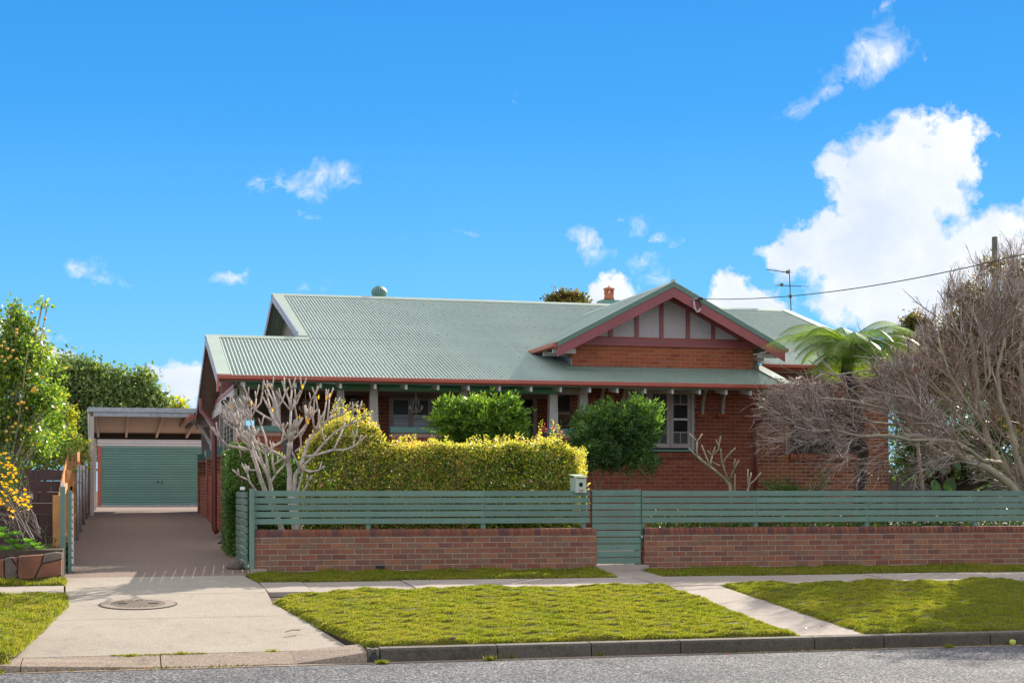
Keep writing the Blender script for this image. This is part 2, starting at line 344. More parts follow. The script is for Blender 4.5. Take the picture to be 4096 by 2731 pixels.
M['soil'] = concrete('soil', (.05,.035,.025), (.09,.065,.045), 40, .5)
M['bark_pale'] = paint('bark_frangipani', (.52,.43,.37), .8, .35, 10, (.17,.13,.08), .5, bmp=.8)
M['bark'] = paint('bark_maple', (.33,.29,.20), .85, .25, 6, (.12,.11,.07), .4, bmp=.6)
M['twig'] = paint('twig_maple', (.33,.235,.21), .42, .3, 5, (.30,.26,.24), .4, bmp=0)
M['bark_dark'] = paint('bark_dark', (.05,.038,.03), .9, .3, 12, bmp=.8)
M['stem'] = paint('stem_brown', (.17,.12,.08), .85, .25, 10)
M['hedge'] = leafmat('hedge_leaf', [(0,(.02,.05,.008)),(.4,(.08,.14,.018)),(.7,(.20,.27,.03)),(.93,(.40,.41,.06)),(1,(.42,.23,.10))], .36, .5, .3)
M['hedge_tip'] = leafmat('hedge_young_leaf', [(0,(.34,.38,.05)),(.5,(.52,.49,.09)),(.85,(.62,.50,.18)),(1,(.58,.27,.16))], .5, .3, .6)
M['shrub'] = leafmat('shrub_leaf', [(0,(.04,.09,.015)),(.5,(.10,.20,.03)),(.85,(.20,.34,.045)),(1,(.34,.46,.06))], .45, .4, .45)
M['shrub_dark'] = leafmat('shrub_dark_leaf', [(0,(.03,.065,.025)),(.5,(.07,.15,.045)),(.9,(.14,.27,.06)),(1,(.24,.40,.08))], .35, .4, .45)
M['citrus'] = leafmat('citrus_leaf', [(0,(.055,.12,.018)),(.5,(.15,.27,.04)),(.85,(.33,.43,.06)),(1,(.58,.54,.10))], .45, .26, .9)
M['yellowleaf'] = leafmat('yellow_green_leaf', [(0,(.16,.22,.02)),(.5,(.34,.38,.03)),(1,(.60,.50,.05))], .5, .4, .5)
M['fartree'] = leafmat('far_tree_leaf', [(0,(.07,.12,.045)),(.5,(.16,.24,.08)),(.9,(.28,.35,.12)),(1,(.44,.42,.15))], .35, .55, .3)
M['brownleaf'] = leafmat('bronze_leaf', [(0,(.04,.05,.015)),(.5,(.10,.10,.025)),(.85,(.24,.17,.04)),(1,(.42,.22,.06))], .4, .5, .35)
M['fern'] = leafmat('fern_leaf', [(0,(.07,.15,.02)),(.5,(.18,.31,.04)),(.9,(.26,.34,.05)),(1,(.42,.42,.08))], .45, .4, .4)
M['dark_leaf'] = leafmat('garden_leaf', [(0,(.015,.04,.012)),(.6,(.04,.10,.02)),(1,(.12,.22,.03))], .35, .4, .5)
M['succulent'] = leafmat('succulent_leaf', [(0,(.08,.20,.04)),(.6,(.15,.33,.05)),(1,(.30,.46,.08))], .3, .3, .6)
M['strap'] = leafmat('strap_leaf', [(0,(.03,.12,.03)),(.6,(.06,.22,.05)),(1,(.15,.34,.06))], .3, .35, .5)
M['flower'] = leafmat('marigold', [(0,(.75,.33,.01)),(1,(.90,.55,.03))], .4, .5, .3)
M['grass'] = leafmat('grass_blade', [(0,(.06,.11,.012)),(.35,(.17,.21,.02)),(.62,(.27,.28,.03)),(.85,(.33,.29,.05)),(1,(.34,.24,.08))], .5, .5, .25)
M['grass_shade'] = M['grass']
M['turf'] = concrete('turf_base', (.075,.07,.02), (.14,.125,.03), 60, .6, (.10,.07,.03), .8, .5)
M['fruit'] = paint('orange_fruit', (.80,.42,.05), .4, .1, 30, bmp=.2)
M['apple'] = paint('apple_green', (.45,.52,.08), .35, .25, 20, (.4,.2,.05), .3)
M['red_litter'] = paint('red_plastic', (.65,.02,.02), .4, .1, 5)
M['iron'] = concrete('manhole_cover', (.24,.19,.145), (.32,.26,.20), 60, .5)
M['fruitpetal'] = M['yellowleaf']
M['wire'] = paint('wire_black', (.03,.028,.026), .6, .1, 5)
M['antenna'] = paint('antenna_metal', (.12,.13,.10), .5, .1, 5, metal=.4)
M['ivory'] = paint('ivory_metal', (.85,.78,.66), .5, .1, 20)
M['lamp_glass'] = glassmat('lamp_glass', (.35,.36,.30), .3)
M['post_red_num'] = paint('number_red', (.42,.12,.09), .6, .1, 5)
M['hose'] = paint('hose_black', (.02,.02,.02), .4, .1, 5)
M['hose_y'] = paint('hose_yellow', (.45,.38,.05), .4, .1, 5)
M['pole'] = paint('pole_timber', (.10,.095,.07), .9, .2, 5, grain=(5,5,.4))

exec_parts = []
# ================================================================== THE SETTING
def struct(o): o['kind'] = 'structure'; return o
def ifn(pts):                            # boundary X(Y) through ground points
    P = sorted([(p.y, p.x) for p in pts]); ys = [p[0] for p in P]; xs = [p[1] for p in P]
    return lambda y: float(np.interp(y, ys, xs))
def ground_sheet():
    ys = [-200,-60,-10,8,14,16.3,16.72,17.1,17.5,18.6,19,21.5,22.85,24.1,26,30,33,38,43,46,52,60,80,120,250,900]
    xs = [-900,-300,-100,-40,-15,0,15,40,100,300,900]
    gd_ = lambda y: -.12 if 16.5 < y < 17.15 else (.02 if y < 17.6 and y > 17 else gz(y)-.06)
    V = [(x, y, gd_(y)) for y in ys for x in xs]; n = len(xs)
    F = [(j*n+i, j*n+i+1, (j+1)*n+i+1, (j+1)*n+i) for j in range(len(ys)-1) for i in range(n-1)]
    mb = MB().add(V, F); return mb
struct(ground_sheet().build('ground', M['soil']))
def strip(name, ys, XL, XR, dz, mat, thick=.05, nx=2, parent=None):
    V = []; n = nx+1
    for y in ys:
        a, b = XL(y), XR(y)
        for i in range(n): V.append((a+(b-a)*i/nx, y, gz(y)+(dz(y) if callable(dz) else dz)))
    F = [(j*n+i, j*n+i+1, (j+1)*n+i+1, (j+1)*n+i) for j in range(len(ys)-1) for i in range(nx)]
    top = len(V); V += [(v[0], v[1], v[2]-thick) for v in V]
    m = len(ys)
    ring = [i for i in range(n)]+[j*n+nx for j in range(1, m)]+[(m-1)*n+i for i in range(nx-1, -1, -1)]+[j*n for j in range(m-2, 0, -1)]
    for k in range(len(ring)):
        a, b = ring[k], ring[(k+1) % len(ring)]; F.append((b, a, a+top, b+top))
    return MB().add(V, F).build(name, mat, parent)
K = lambda c: (lambda y: c)
struct(strip('road', [-30,-5,5,10,14,15.5,16.3,16.66], K(-60), K(90), -.004, M['asphalt'], .05))
struct(strip('gutter_edge', [16.60,16.722], K(-60), K(90), .004, M['layback'], .02))
# kerb: separate stones with joints, a dropped layback across the driveway
kerb = struct(MB().box(-60, 90, 16.76, 16.86, -.04, .0).build('kerb', M['kerb']))
def kerb_stone(xa, xb, ha=.15, hb=.15, mat='kerb', back=16.90, fy=16.735):
    V = []
    for x, h in ((xa, ha), (xb, hb)):
        V += [(x, fy-.012, -.03), (x, fy, h-.022), (x, fy+.02, h), (x, back, h+.005), (x, back, -.03)]
    F = [(0,1,2,3,4)[::-1], (5,6,7,8,9)]+[(i, (i+1) % 5, (i+1) % 5+5, i+5) for i in range(5)]
    F = [f[::-1] for f in F]
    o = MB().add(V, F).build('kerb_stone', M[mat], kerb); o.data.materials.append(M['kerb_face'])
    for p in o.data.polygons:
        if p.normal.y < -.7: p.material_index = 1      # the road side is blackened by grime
    return o
def kx(px): return XA(px, 16.74)
ks = [kx(1520), kx(1990), kx(2365), kx(2722), kx(3258), kx(3535), kx(3960), kx(4300), kx(4600)]
for a, b in zip(ks[:-1], ks[1:]): kerb_stone(a+.008, b-.008)
x = ks[-1]
while x < 40: kerb_stone(x+.006, x+1.194); x += 1.2
xl = kx(40)
x = xl-1.0
while x > -40: kerb_stone(x-1.194, x-.006); x -= 1.2
def layback(xa, xb, za, zb, fa=0.0, fb=0.0):
    V = []
    for x, zf, ff in ((xa, za, fa), (xb, zb, fb)):
        V += [(x, 16.72, -.03), (x, 16.735, .012+ff), (x, 16.90, .045+ff*.9), (x, 17.19, .10+zf), (x, 17.19, -.03)]
    F = [(i, (i+1) % 5, (i+1) % 5+5, i+5)[::-1] for i in range(5)]+[(0,1,2,3,4), (5,6,7,8,9)[::-1]]
    return MB().add(V, F).build('layback_stone', M['layback'], kerb)
layback(kx(30)-1.0, kx(40)+.1, .065, .0, .12, .05)
layback(kx(40)+.11, kx(645)-.006, .0, .0, .05, .0)
layback(kx(645)+.006, kx(1180)-.003, .0, .0, .0, .0)
layback(kx(1180), kx(1468), .0, .06, .0, .10)
bk = MB(); bk.box(kx(1472), kx(1486), 16.75, 16.9, -.03, .15); bk.box(kx(1504), kx(1517), 16.74, 16.9, -.03, .145); bk.box(kx(1484), kx(1506), 16.77, 16.9, .10, .14)
bk.build('broken_kerb_stone', M['kerb'], kerb)
MB().tube([(kx(1495), 16.70, .05), (kx(1495), 17.0, .06)], .045, 12).build('drain_pipe', M['black'], kerb)

# driveway
DL = ifn([G(39,2630), G(168,2518), G(263,2430), G(262,2350), G(265,2303)])
DR = ifn([G(1446,2590), G(1250,2497), G(1090,2412), G(1049,2338), G(975,2302)])
struct(strip('driveway', [17.2,17.5,18,18.5,19,19.5,20,20.5,21,21.5,22,22.85,23.4,23.97], DL, DR, lambda y: float(np.interp(y, [17.2,18.8], [-.062,0])), M['concrete'], .06, 8))
struct(strip('driveway_joint', [23.975,23.995], K(-.74), K(1.98), -.02, M['soil'], .02))
AL = ifn([Vector((-.70,24,0)), Vector((-.80,30,0)), Vector((-.85,45,0)), Vector((-1.0,60,0))])
struct(strip('aggregate_drive', [24.0,25,26,28,30,32,33,36,39,43,46,52,58.7], AL, ifn([Vector((1.98,24,0)), Vector((2.30,27,0)), Vector((2.34,45,0)), Vector((7,46,0)), Vector((7,60,0))]), -.002, M['aggregate'], .06, 3))
# footpath slabs
fp = struct(strip('footpath', [21.5,22.2,22.85], K(-40), K(-39.9), -.01, M['footpath'], .05))
def slab(xa, xb, ya=21.5, yb=22.85, name='slab', tilt=0.0, par=None, skew=.0, skr=.0):
    V = [(xa, ya, gz(ya)+tilt), (xb, ya, gz(ya)+tilt*.3), (xb+skr, yb, gz(yb)+tilt*.3), (xa+skew, yb, gz(yb)+tilt)]
    B = [(v[0], v[1], v[2]-.07) for v in V]
    return MB().add(V+B, [(0,1,2,3), (7,6,5,4), (0,4,5,1), (1,5,6,2), (2,6,7,3), (3,7,4,0)]).build(name, M['footpath'], par or fp)
xs = [DR(21.5)+.015]
for px in (1250, 1668, 2160, 2640, 3100, 3600, 4100):
    xs.append(XA(px, 21.6))
while xs[-1] < 34: xs.append(xs[-1]+1.55)
for i, (a, b) in enumerate(zip(xs[:-1], xs[1:])):
    slab(a+.008, b-.008, skew=(DR(22.85)-DR(21.5) if i == 0 else 0), tilt=[.004,-.006,.008,0,.005,-.004][i % 6])
x = DL(21.5)-.01
while x > -30: slab(x-1.6, x-.014, skr=(DL(22.85)-DL(21.5) if x > DL(21.5)-.1 else 0)); x -= 1.6
# path from the footpath to the kerb, and the gate threshold
fpath = struct(slab(XA(2661,21.5)-.01, XA(2869,21.5)+.02, 20.05, 21.475, 'front_path', -.004, None))
fpath.parent = None; fpath.location = (0,0,0)
for a, b in ((18.6,20.04), (16.91,18.59)):
    slab(XA(2661,21.5)-.01+(.03 if a < 17 else 0), XA(2869,21.5)+.04, a, b, 'slab', .002, fpath)
slab(XA(2440,23.3), XA(2640,23.1), 22.86, 23.86, 'gate_path', 0, None).parent = None
gp = bpy.data.objects['gate_path']; gp.location = (0,0,0); struct(gp)
stp = MB().box(XA(2384,23.9), XA(2592,23.9), 23.85, 24.75, .4, .66).build('gate_step', M['footpath']); struct(stp)
struct(MB().box(XA(2400,26), XA(2570,26), 24.76, 31.0, .3, .80).build('garden_path', M['footpath']))

# ------------------------------------------------------------------ grass: bumpy turf and real blades
def turf(name, label, ya, yb, XL, XR, raise_, dens, hgt=.035, cell=.05, furrow=0.0, xclip=None, blades_y=None):
    ny = max(2, int((yb-ya)/cell)); a0, b0 = min(XL(ya), XL(yb)), max(XR(ya), XR(yb)); nx = max(2, int((b0-a0)/cell/1.6))
    Yg = np.linspace(ya, yb, ny+1); XLa = np.array([XL(y) for y in Yg]); XRa = np.array([XR(y) for y in Yg])
    t = np.linspace(0, 1, nx+1); X = XLa[:, None]+(XRa-XLa)[:, None]*t[None, :]; Y = np.repeat(Yg[:, None], nx+1, 1)
    # ragged edges
    ex = np.minimum(t, 1-t)[None, :]*(XRa-XLa)[:, None]; ey = np.minimum(Y-ya, yb-Y)
    def bumpf(X, Y):
        z = .012*np.sin(X*3.1+Y*1.7)+.010*np.sin(X*7.3-Y*4.1+1)+.008*np.sin(X*13.1+Y*9.7+2)+.006*np.sin(X*23-Y*31)
        if furrow: z = z-furrow*np.clip(np.sin((Y+.10*np.sin(X*1.1)+.05*np.sin(X*2.9+1))*2*PI/.52)-.74, 0, 1)*2.6*(0.6+.4*np.sin(X*2.3+Y*5))
        return z
    edge = np.clip(np.minimum(ex, ey)/.07, 0, 1)**.5
    gzv = np.interp(Y, GY, GZ); Zt = gzv+raise_*edge+bumpf(X, Y)*edge-.012
    V = np.stack([X+.015*np.sin(Y*19)*(1-edge), Y, Zt], -1).reshape(-1, 3)
    idx = np.arange((ny+1)*(nx+1)).reshape(ny+1, nx+1)
    F = np.stack([idx[:-1, :-1], idx[:-1, 1:], idx[1:, 1:], idx[1:, :-1]], -1).reshape(-1, 4)
    # blades
    area = (yb-ya)*float(np.mean(XRa-XLa)); N = int(area*dens)
    by = rng.uniform(ya, yb, N); bt = rng.uniform(-.004, 1.004, N); bxl = np.interp(by, Yg, XLa); bxr = np.interp(by, Yg, XRa); bx = bxl+(bxr-bxl)*bt
    if xclip is not None: keep = (bx > xclip[0]) & (bx < xclip[1]); bx, by, bxl, bxr = bx[keep], by[keep], bxl[keep], bxr[keep]; N = len(bx)
    e = np.clip(np.minimum(np.minimum(bx-bxl, bxr-bx), np.minimum(by-ya, yb-by))/.07, 0, 1)**.5
    bz = np.interp(by, GY, GZ)+raise_*e+bumpf(bx, by)*e-.014
    clump = .75+.35*np.sin(bx*5.1+by*3.3)*np.sin(by*6.1-bx*2)+.25*rng.random(N); h = hgt*clump*rng.uniform(.6, 1.35, N)*(1+.5*(1-e))
    if furrow:
        fr_ = np.clip(np.sin((by+.10*np.sin(bx*1.1)+.05*np.sin(bx*2.9+1))*2*PI/.52)-.72, 0, 1)*1.6*(.3+.7*(np.sin(bx*.9+by*2.3)+.6*np.sin(bx*3.1-by*5) > -.75)); h = h*(1-2.0*fr_).clip(.02, 1)
    pt_ = np.sin(bx*2.1+1.3*np.sin(by*1.9))*np.sin(by*3.7+np.sin(bx*1.3)*2)+.5*np.sin(bx*9.1)*np.sin(by*8.3); h = h*(1+.45*np.clip(pt_-.6, 0, 1)-.35*np.clip(-pt_-.5, 0, 1))
    an = rng.uniform(0, 2*PI, N); wd = rng.uniform(.004, .008, N); le = rng.uniform(.2, 1.0, N)*h; la = rng.uniform(0, 2*PI, N)
    dx, dy = np.cos(an)*wd, np.sin(an)*wd
    A = np.stack([bx-dx, by-dy, bz], -1); B = np.stack([bx+dx, by+dy, bz], -1); T = np.stack([bx+np.cos(la)*le, by+np.sin(la)*le, bz+h], -1)
    VB = np.stack([A, B, T], 1).reshape(-1, 3)
    FB = np.arange(3*N).reshape(N, 3)
    struct(strip('verge_soil', list(np.linspace(ya, yb, 8)), XL, XR, -.015, M['soil'], .22))
    base = npmesh(name, V, F, M['turf'], None, True); tag(base, label, 'grass', None, 'stuff')
    bl = npmesh('grass_blades', VB, FB, M['grass'], base); bl['kind'] = 'stuff'
    return base
PL, PR = XA(2661,21.5)-.015, XA(2869,21.5)+.035
turf('nature_strip', 'sunlit mown grass strip between the driveway and the narrow front path', 16.93, 21.47, ifn([G(1470,2590)+Vector((.03,0,0)), G(1250,2497)+Vector((.02,0,0)), G(1090,2412)+Vector((.02,0,0)), Vector((G(1090,2412).x+.25,21.0,0)), Vector((G(1090,2412).x+1.6,21.47,0))]), K(PL), .05, 13000, .021, .045, .040)
turf('nature_strip', 'half shaded grass strip on the kerb side right of the front path', 16.93, 21.47, K(PR), K(13.5), .05, 12000, .021, .05, .032)
turf('nature_strip', 'small patch of grass by the kerb left of the driveway crossing', 16.6, 21.47, K(-8.6), ifn([G(10,2680), G(39,2630), G(168,2518), G(263,2430), G(262,2400)]), .05, 5500, .035, .05, 0)
gl = ifn([Vector((DR(22.85)+.01,22.85,0)), Vector((2.02,23.9,0))])
turf('grass_verge', 'shaded grass between footpath and left brick wall', 22.87, 24.13, gl, K(XA(2440,23.3)-.01), .035, 6500, .035, .05, 0)
turf('grass_verge', 'shaded grass between footpath and right brick wall', 22.87, 23.93, K(XA(2640,23.1)+.01), K(18), .035, 5500, .035, .05, 0)
turf('grass_verge', 'grass edge below the stone garden wall at the left', 22.87, 23.35, K(-7), K(DL(23)-.02), .05, 6500, .05, .05, 0)
turf('front_lawn', 'lawn inside the front fence around the garden path', 24.75, 31.5, K(3.0), K(17.5), .03, 300, .04, .12, 0)

# weeds growing in joints of the drive and gutter
def tuft(px, py, n, h, lab, sp=.05, mat='grass'):
    c = G(px, py); V = []; F = []
    for i in range(n):
        a = random.uniform(0, 2*PI); r = random.uniform(0, sp); x, y = c.x+r*math.cos(a)*1.6, c.y+r*math.sin(a)*.4; z = c.z
        t = random.uniform(0, 2*PI); w_ = .006; k = h*random.uniform(.5, 1.2); b = len(V)
        V += [(x-w_*math.cos(t), y-w_*math.sin(t), z), (x+w_*math.cos(t), y+w_*math.sin(t), z), (x+.5*k*math.cos(t+1), y+.5*k*math.sin(t+1), z+k)]; F.append((b, b+1, b+2))
    o = MB().add(V, F).build('weed_tuft', M[mat]); tag(o, lab, 'weed')
for a in [(520,2625,90,.035,'low weed tuft in the joint of the left layback stone'),(720,2617,120,.04,'weed tuft at the driveway and layback joint, middle of the crossing'),
          (1090,2606,60,.04,'weed tuft in the driveway joint nearest the grass corner'),(1530,2655,160,.05,'weed tuft in the gutter just right of the kerb drain'),
          (1960,2640,70,.06,'grass tuft in the gutter below the middle grass strip'),(2045,2632,25,.09,'tiny upright seedling in the gutter by the long kerb stone'),
          (2400,2622,80,.05,'yellow green weed in the gutter at a kerb joint'),(2935,2606,25,.07,'small seedling in the gutter opposite the front path'),
          (3795,2588,80,.05,'flat green weed in the gutter towards the apple')]:
    tuft(*a)

for yj in (19.35, 21.5):
    j_ = MB(); V = [(DL(yj)+.02, yj, gz(yj)+.003), (DR(yj)-.02, yj, gz(yj)+.003), (DR(yj)-.02, yj+.011, gz(yj+.011)+.003), (DL(yj)+.02, yj+.011, gz(yj+.011)+.003)]; struct(j_.add(V, [(0,1,2,3)]).build('driveway_joint', M['iron'] if yj < 20 else M['kerb_face']))
struct(MB().box(kx(40), kx(1440), 17.188, 17.203, .06, .099).build('driveway_joint', M['kerb_face']))
nd_ = 2600; xx_ = rng.uniform(kx(-200), kx(4300), nd_); yy_ = 16.70-np.abs(rng.normal(0,.05,nd_)); keep = (np.sin(xx_*1.9)+np.sin(xx_*.7+2)+rng.normal(0,.6,nd_)) > .3
DP = np.stack([xx_, yy_, np.full(nd_, .006)], 1)[keep]
# manhole
mc = G(553, 2416)
mh = thing('manhole_cover', 'round concrete manhole cover with parallel grooves set in the driveway', 'manhole', (mc.x, mc.y, mc.z))
slope = (gz(mc.y+.5)-gz(mc.y-.5))
def disc(rx0, rx1, z, name, mat, k=56, par=mh):
    V = []; 
    for r in (rx0, rx1):
        for j in range(k):
            t = 2*PI*j/k; yy = mc.y+r*math.sin(t); V.append((mc.x+r*math.cos(t), yy, gz(yy)+z))
    F = [(j, (j+1) % k, (j+1) % k+k, j+k) for j in range(k)]
    if rx0 < .01: F = [tuple(range(k, 2*k))]
    return MB().add(V, F).build(name, M[mat], par)
R0 = 275/2*21.3/FPX
disc(R0, R0+.022, .006, 'joint_ring', 'black'); disc(R0*.72, R0, .010, 'outer_ring', 'iron'); disc(R0*.70, R0*.72, .012, 'inner_joint', 'black'); disc(0, R0*.70, .010, 'lid', 'iron')
for i in range(-5, 6):
    o_ = i*R0*.12; L_ = math.sqrt(max(0, (R0*.66)**2-o_**2)); d_ = Vector((.55,.83,0)); pn = Vector((.83,-.55,0))
    a = Vector((mc.x,mc.y,0))+pn*o_-d_*L_; b = Vector((mc.x,mc.y,0))+pn*o_+d_*L_; a.z = gz(a.y)+.013; b.z = gz(b.y)+.013
    MB().bar(a, b, .010, .004).build('groove', M['black'], mh)
for s_ in (-1, 1):
    a = Vector((mc.x+s_*R0*.40, mc.y, gz(mc.y)+.016)); MB().bar(a-Vector((.06,0,0)), a+Vector((.06,0,0)), .03, .006).build('lifting_slot', M['black'], mh)

# small litter
def crumple(name, px, py, sx_, sy_, sz_, mat, lab, cat, dz=.0, rz=0):
    c = G(px, py); V = []; F = []; n = 7
    for j in range(3):
        for i in range(n):
            V.append((c.x+(i/(n-1)-.5)*sx_, c.y+(j-1)*sy_*.5+random.uniform(-.3,.3)*sy_, c.z+dz+random.uniform(0, 1)*sz_))
    for j in range(2):
        for i in range(n-1): a = j*n+i; F.append((a, a+1, a+n+1, a+n))
    o = MB().add(V, F).build(name, M[mat]); tag(o, lab, cat); return o
crumple('wrapper', 1222, 2283, .14, .05, .05, 'red_litter', 'crumpled red wrapper lying on the grass at the foot of the left brick wall', 'litter', .06)
tw = G(1170, 2528); o = MB()
o.tube([tw+Vector((-.09,-.04,.01)), tw+Vector((0,0,.03)), tw+Vector((.09,.05,.02))], .005, 5)
for i in range(7):
    o.add([tw+Vector((-.03+.02*i,-.01+.01*i,.02)), tw+Vector((-.01+.02*i,-.04+.01*i,.03)), tw+Vector((.03+.02*i,-.03+.012*i,.045)), tw+Vector((.0+.02*i,.01+.01*i,.03))], [(0,1,2,3)])
tag(o.build('fallen_twig', M['brownleaf']), 'small fallen twig with dry leaves on the sunlit driveway', 'twig')
st = G(2740, 2614); ap = G(4046, 2578)
a_ = MB().lathe((ap.x, ap.y-.02, .002), [(.004,.006),(.025,.0),(.036,.012),(.042,.034),(.038,.055),(.022,.068),(.006,.062)], 14)
apo = thing('apple', 'green apple lying in the gutter against the kerb at the far right', 'apple', (ap.x, ap.y-.02, .0)); a_.build('flesh', M['apple'], apo, True); MB().tube([(ap.x,ap.y-.02,.06),(ap.x+.004,ap.y-.02,.078)], .002, 5).build('stalk', M['bark_dark'], apo)
def stone_thing(px, py, r, mat, lab, dz=0.0):
    c = G(px, py); V = []; F = []; k = 8
    for j in range(4):
        rr = [r*.8, r, r*.75, r*.2][j]
        for i in range(k): t = 2*PI*i/k; V.append((c.x+rr*math.cos(t)*random.uniform(.85,1.15), c.y+.7*rr*math.sin(t), c.z+dz+[0,.35,.8,1][j]*r*.8))
    for j in range(3):
        for i in range(k): F.append((j*k+i, j*k+(i+1)%k, (j+1)*k+(i+1)%k, (j+1)*k+i))
    F.append(tuple(range(3*k, 4*k))); tag(MB().add(V, F).build('stone', M[mat]), lab, 'stone')
stone_thing(1812, 2572, .035, 'kerb', 'pale stone sitting on the kerb edge of the middle grass strip', .05)
stone_thing(2742, 2608, .022, 'kerb', 'small pale stone in the gutter under the long kerb')
lfv = []
for i in range(70):                      # fallen maple leaves on the shaded grass and path
    px = random.choice([random.uniform(1500,2350), random.uniform(2600,4096), random.uniform(2600,4096)]); py = random.uniform(2278, 2300) if random.random() < .6 else random.uniform(2310, 2560)
    lfv.append(G(px, py))
V = []; F = []
for p in lfv:
    a = random.uniform(0, 2*PI); b = len(V)
    for k in range(4): t = a+k*PI/2; V.append((p.x+.022*math.cos(t), p.y+.022*math.sin(t), p.z+.055+random.uniform(0,.02)))
    F.append((b, b+1, b+2, b+3))
tag(MB().add(V, F).build('fallen_leaves', M['brownleaf']), 'scattered dry maple leaves on the shaded grass strips', 'fallen leaves', None, 'stuff')
for i, (px, py) in enumerate([(2912,2618),(3035,2624),(3894,2612)]):
    c = G(px, py); m = MB()
    for k in range(3): m.box(c.x-.05+.03*k, c.x-.035+.035*k, c.y-.05+.02*k, c.y-.02+.02*k, .002, .006)
    tag(m.build('paint_mark', M['red_litter']), ['leftmost of the faint red survey marks sprayed on the road', 'middle red survey mark sprayed on the road', 'faint red survey mark on the road nearest the apple'][i], 'road mark')
# ================================================================== BRICKS
_bm = {}
def brick_mesh(L, H, D, mat):            # front face at y=0 looking to -y, bevelled arrises
    key = (round(L, 3), round(H, 3), round(D, 3), mat)
    if key in _bm: return _bm[key]
    c = .005
    V = [(0,c,0),(L,c,0),(L,c,H),(0,c,H),(c,0,c),(L-c,0,c),(L-c,0,H-c),(c,0,H-c),(0,D,0),(L,D,0),(L,D,H),(0,D,H)]
    F = [(4,5,6,7),(0,1,5,4),(1,2,6,5),(2,3,7,6),(3,0,4,7),(8,0,3,11)[::-1],(1,9,10,2),(3,2,10,11),(0,8,9,1)]
    F = [F[0],F[1],F[2],F[3],F[4],(0,3,11,8),F[6],F[7],F[8]]
    me = bpy.data.meshes.new('brick'); me.from_pydata(V, [], F); me.update(); me.materials.append(M[mat]); _bm[key] = me
    return me
def free_intervals(a, b, cuts):
    iv = [(a, b)]
    for c0, c1 in cuts:
        n = []
        for s_, e in iv:
            if c1 <= s_ or c0 >= e: n.append((s_, e)); continue
            if c0 > s_: n.append((s_, c0))
            if c1 < e: n.append((c1, e))
        iv = n
    return iv
def brick_specs(o, ang, L, z0, rows, holes=(), lb=.23, hb=.076, j=.010, top=None):
    out = []
    for r in range(rows):
        za = z0+r*(hb+j); zb = za+hb
        cuts = [(h[0], h[1]) for h in holes if not (zb <= h[2]+.01 or za >= h[3]-.01)]
        lo, hi = 0, L
        if top: lo, hi = top(za+hb/2)
        if hi-lo < .06: continue
        for a, b in free_intervals(lo, hi, cuts):
            k = math.floor(a/(lb+j))-1; offs = (lb+j)/2 if r % 2 else 0
            x_ = k*(lb+j)+offs
            while x_ < b:
                s_, e = max(x_, a), min(x_+lb, b)
                if e-s_ > .03: out.append((o, ang, s_, e-s_, za, hb))
                x_ += lb+j
    return out
def lay(specs, parent, mat, individual, D=.05):
    """bricks as objects of their own, or one joined mesh"""
    if individual:
        po = off_of(parent)
        for (o, ang, s_, w_, za, hb) in specs:
            ob = bpy.data.objects.new('brick', brick_mesh(w_, hb, D, mat)); C.objects.link(ob); ob.parent = parent
            u = Vector((math.cos(ang), math.sin(ang), 0)); nn = Vector((math.sin(ang), -math.cos(ang), 0))
            ob.location = Vector((o[0], o[1], 0))+u*s_+Vector((0,0,za))+nn*random.uniform(-.002,.0025)-po
            ob.rotation_euler = (random.uniform(-.004,.004), random.uniform(-.004,.004), ang+random.uniform(-.006,.006))
    else:
        mb = MB()
        for (o, ang, s_, w_, za, hb) in specs:
            me = brick_mesh(w_, hb, D, mat); u = Vector((math.cos(ang), math.sin(ang), 0)); vy = Vector((-math.sin(ang), math.cos(ang), 0))
            base = Vector((o[0], o[1], 0))+u*s_+Vector((0,0,za))-vy*random.uniform(-.002,.0025)
            mb.add([base+u*v.co.x+vy*v.co.y+Vector((0,0,v.co.z)) for v in me.vertices], [tuple(p.vertices) for p in me.polygons])
        ob = mb.build('bricks', M[mat], parent); ob['kind'] = 'stuff'; return ob
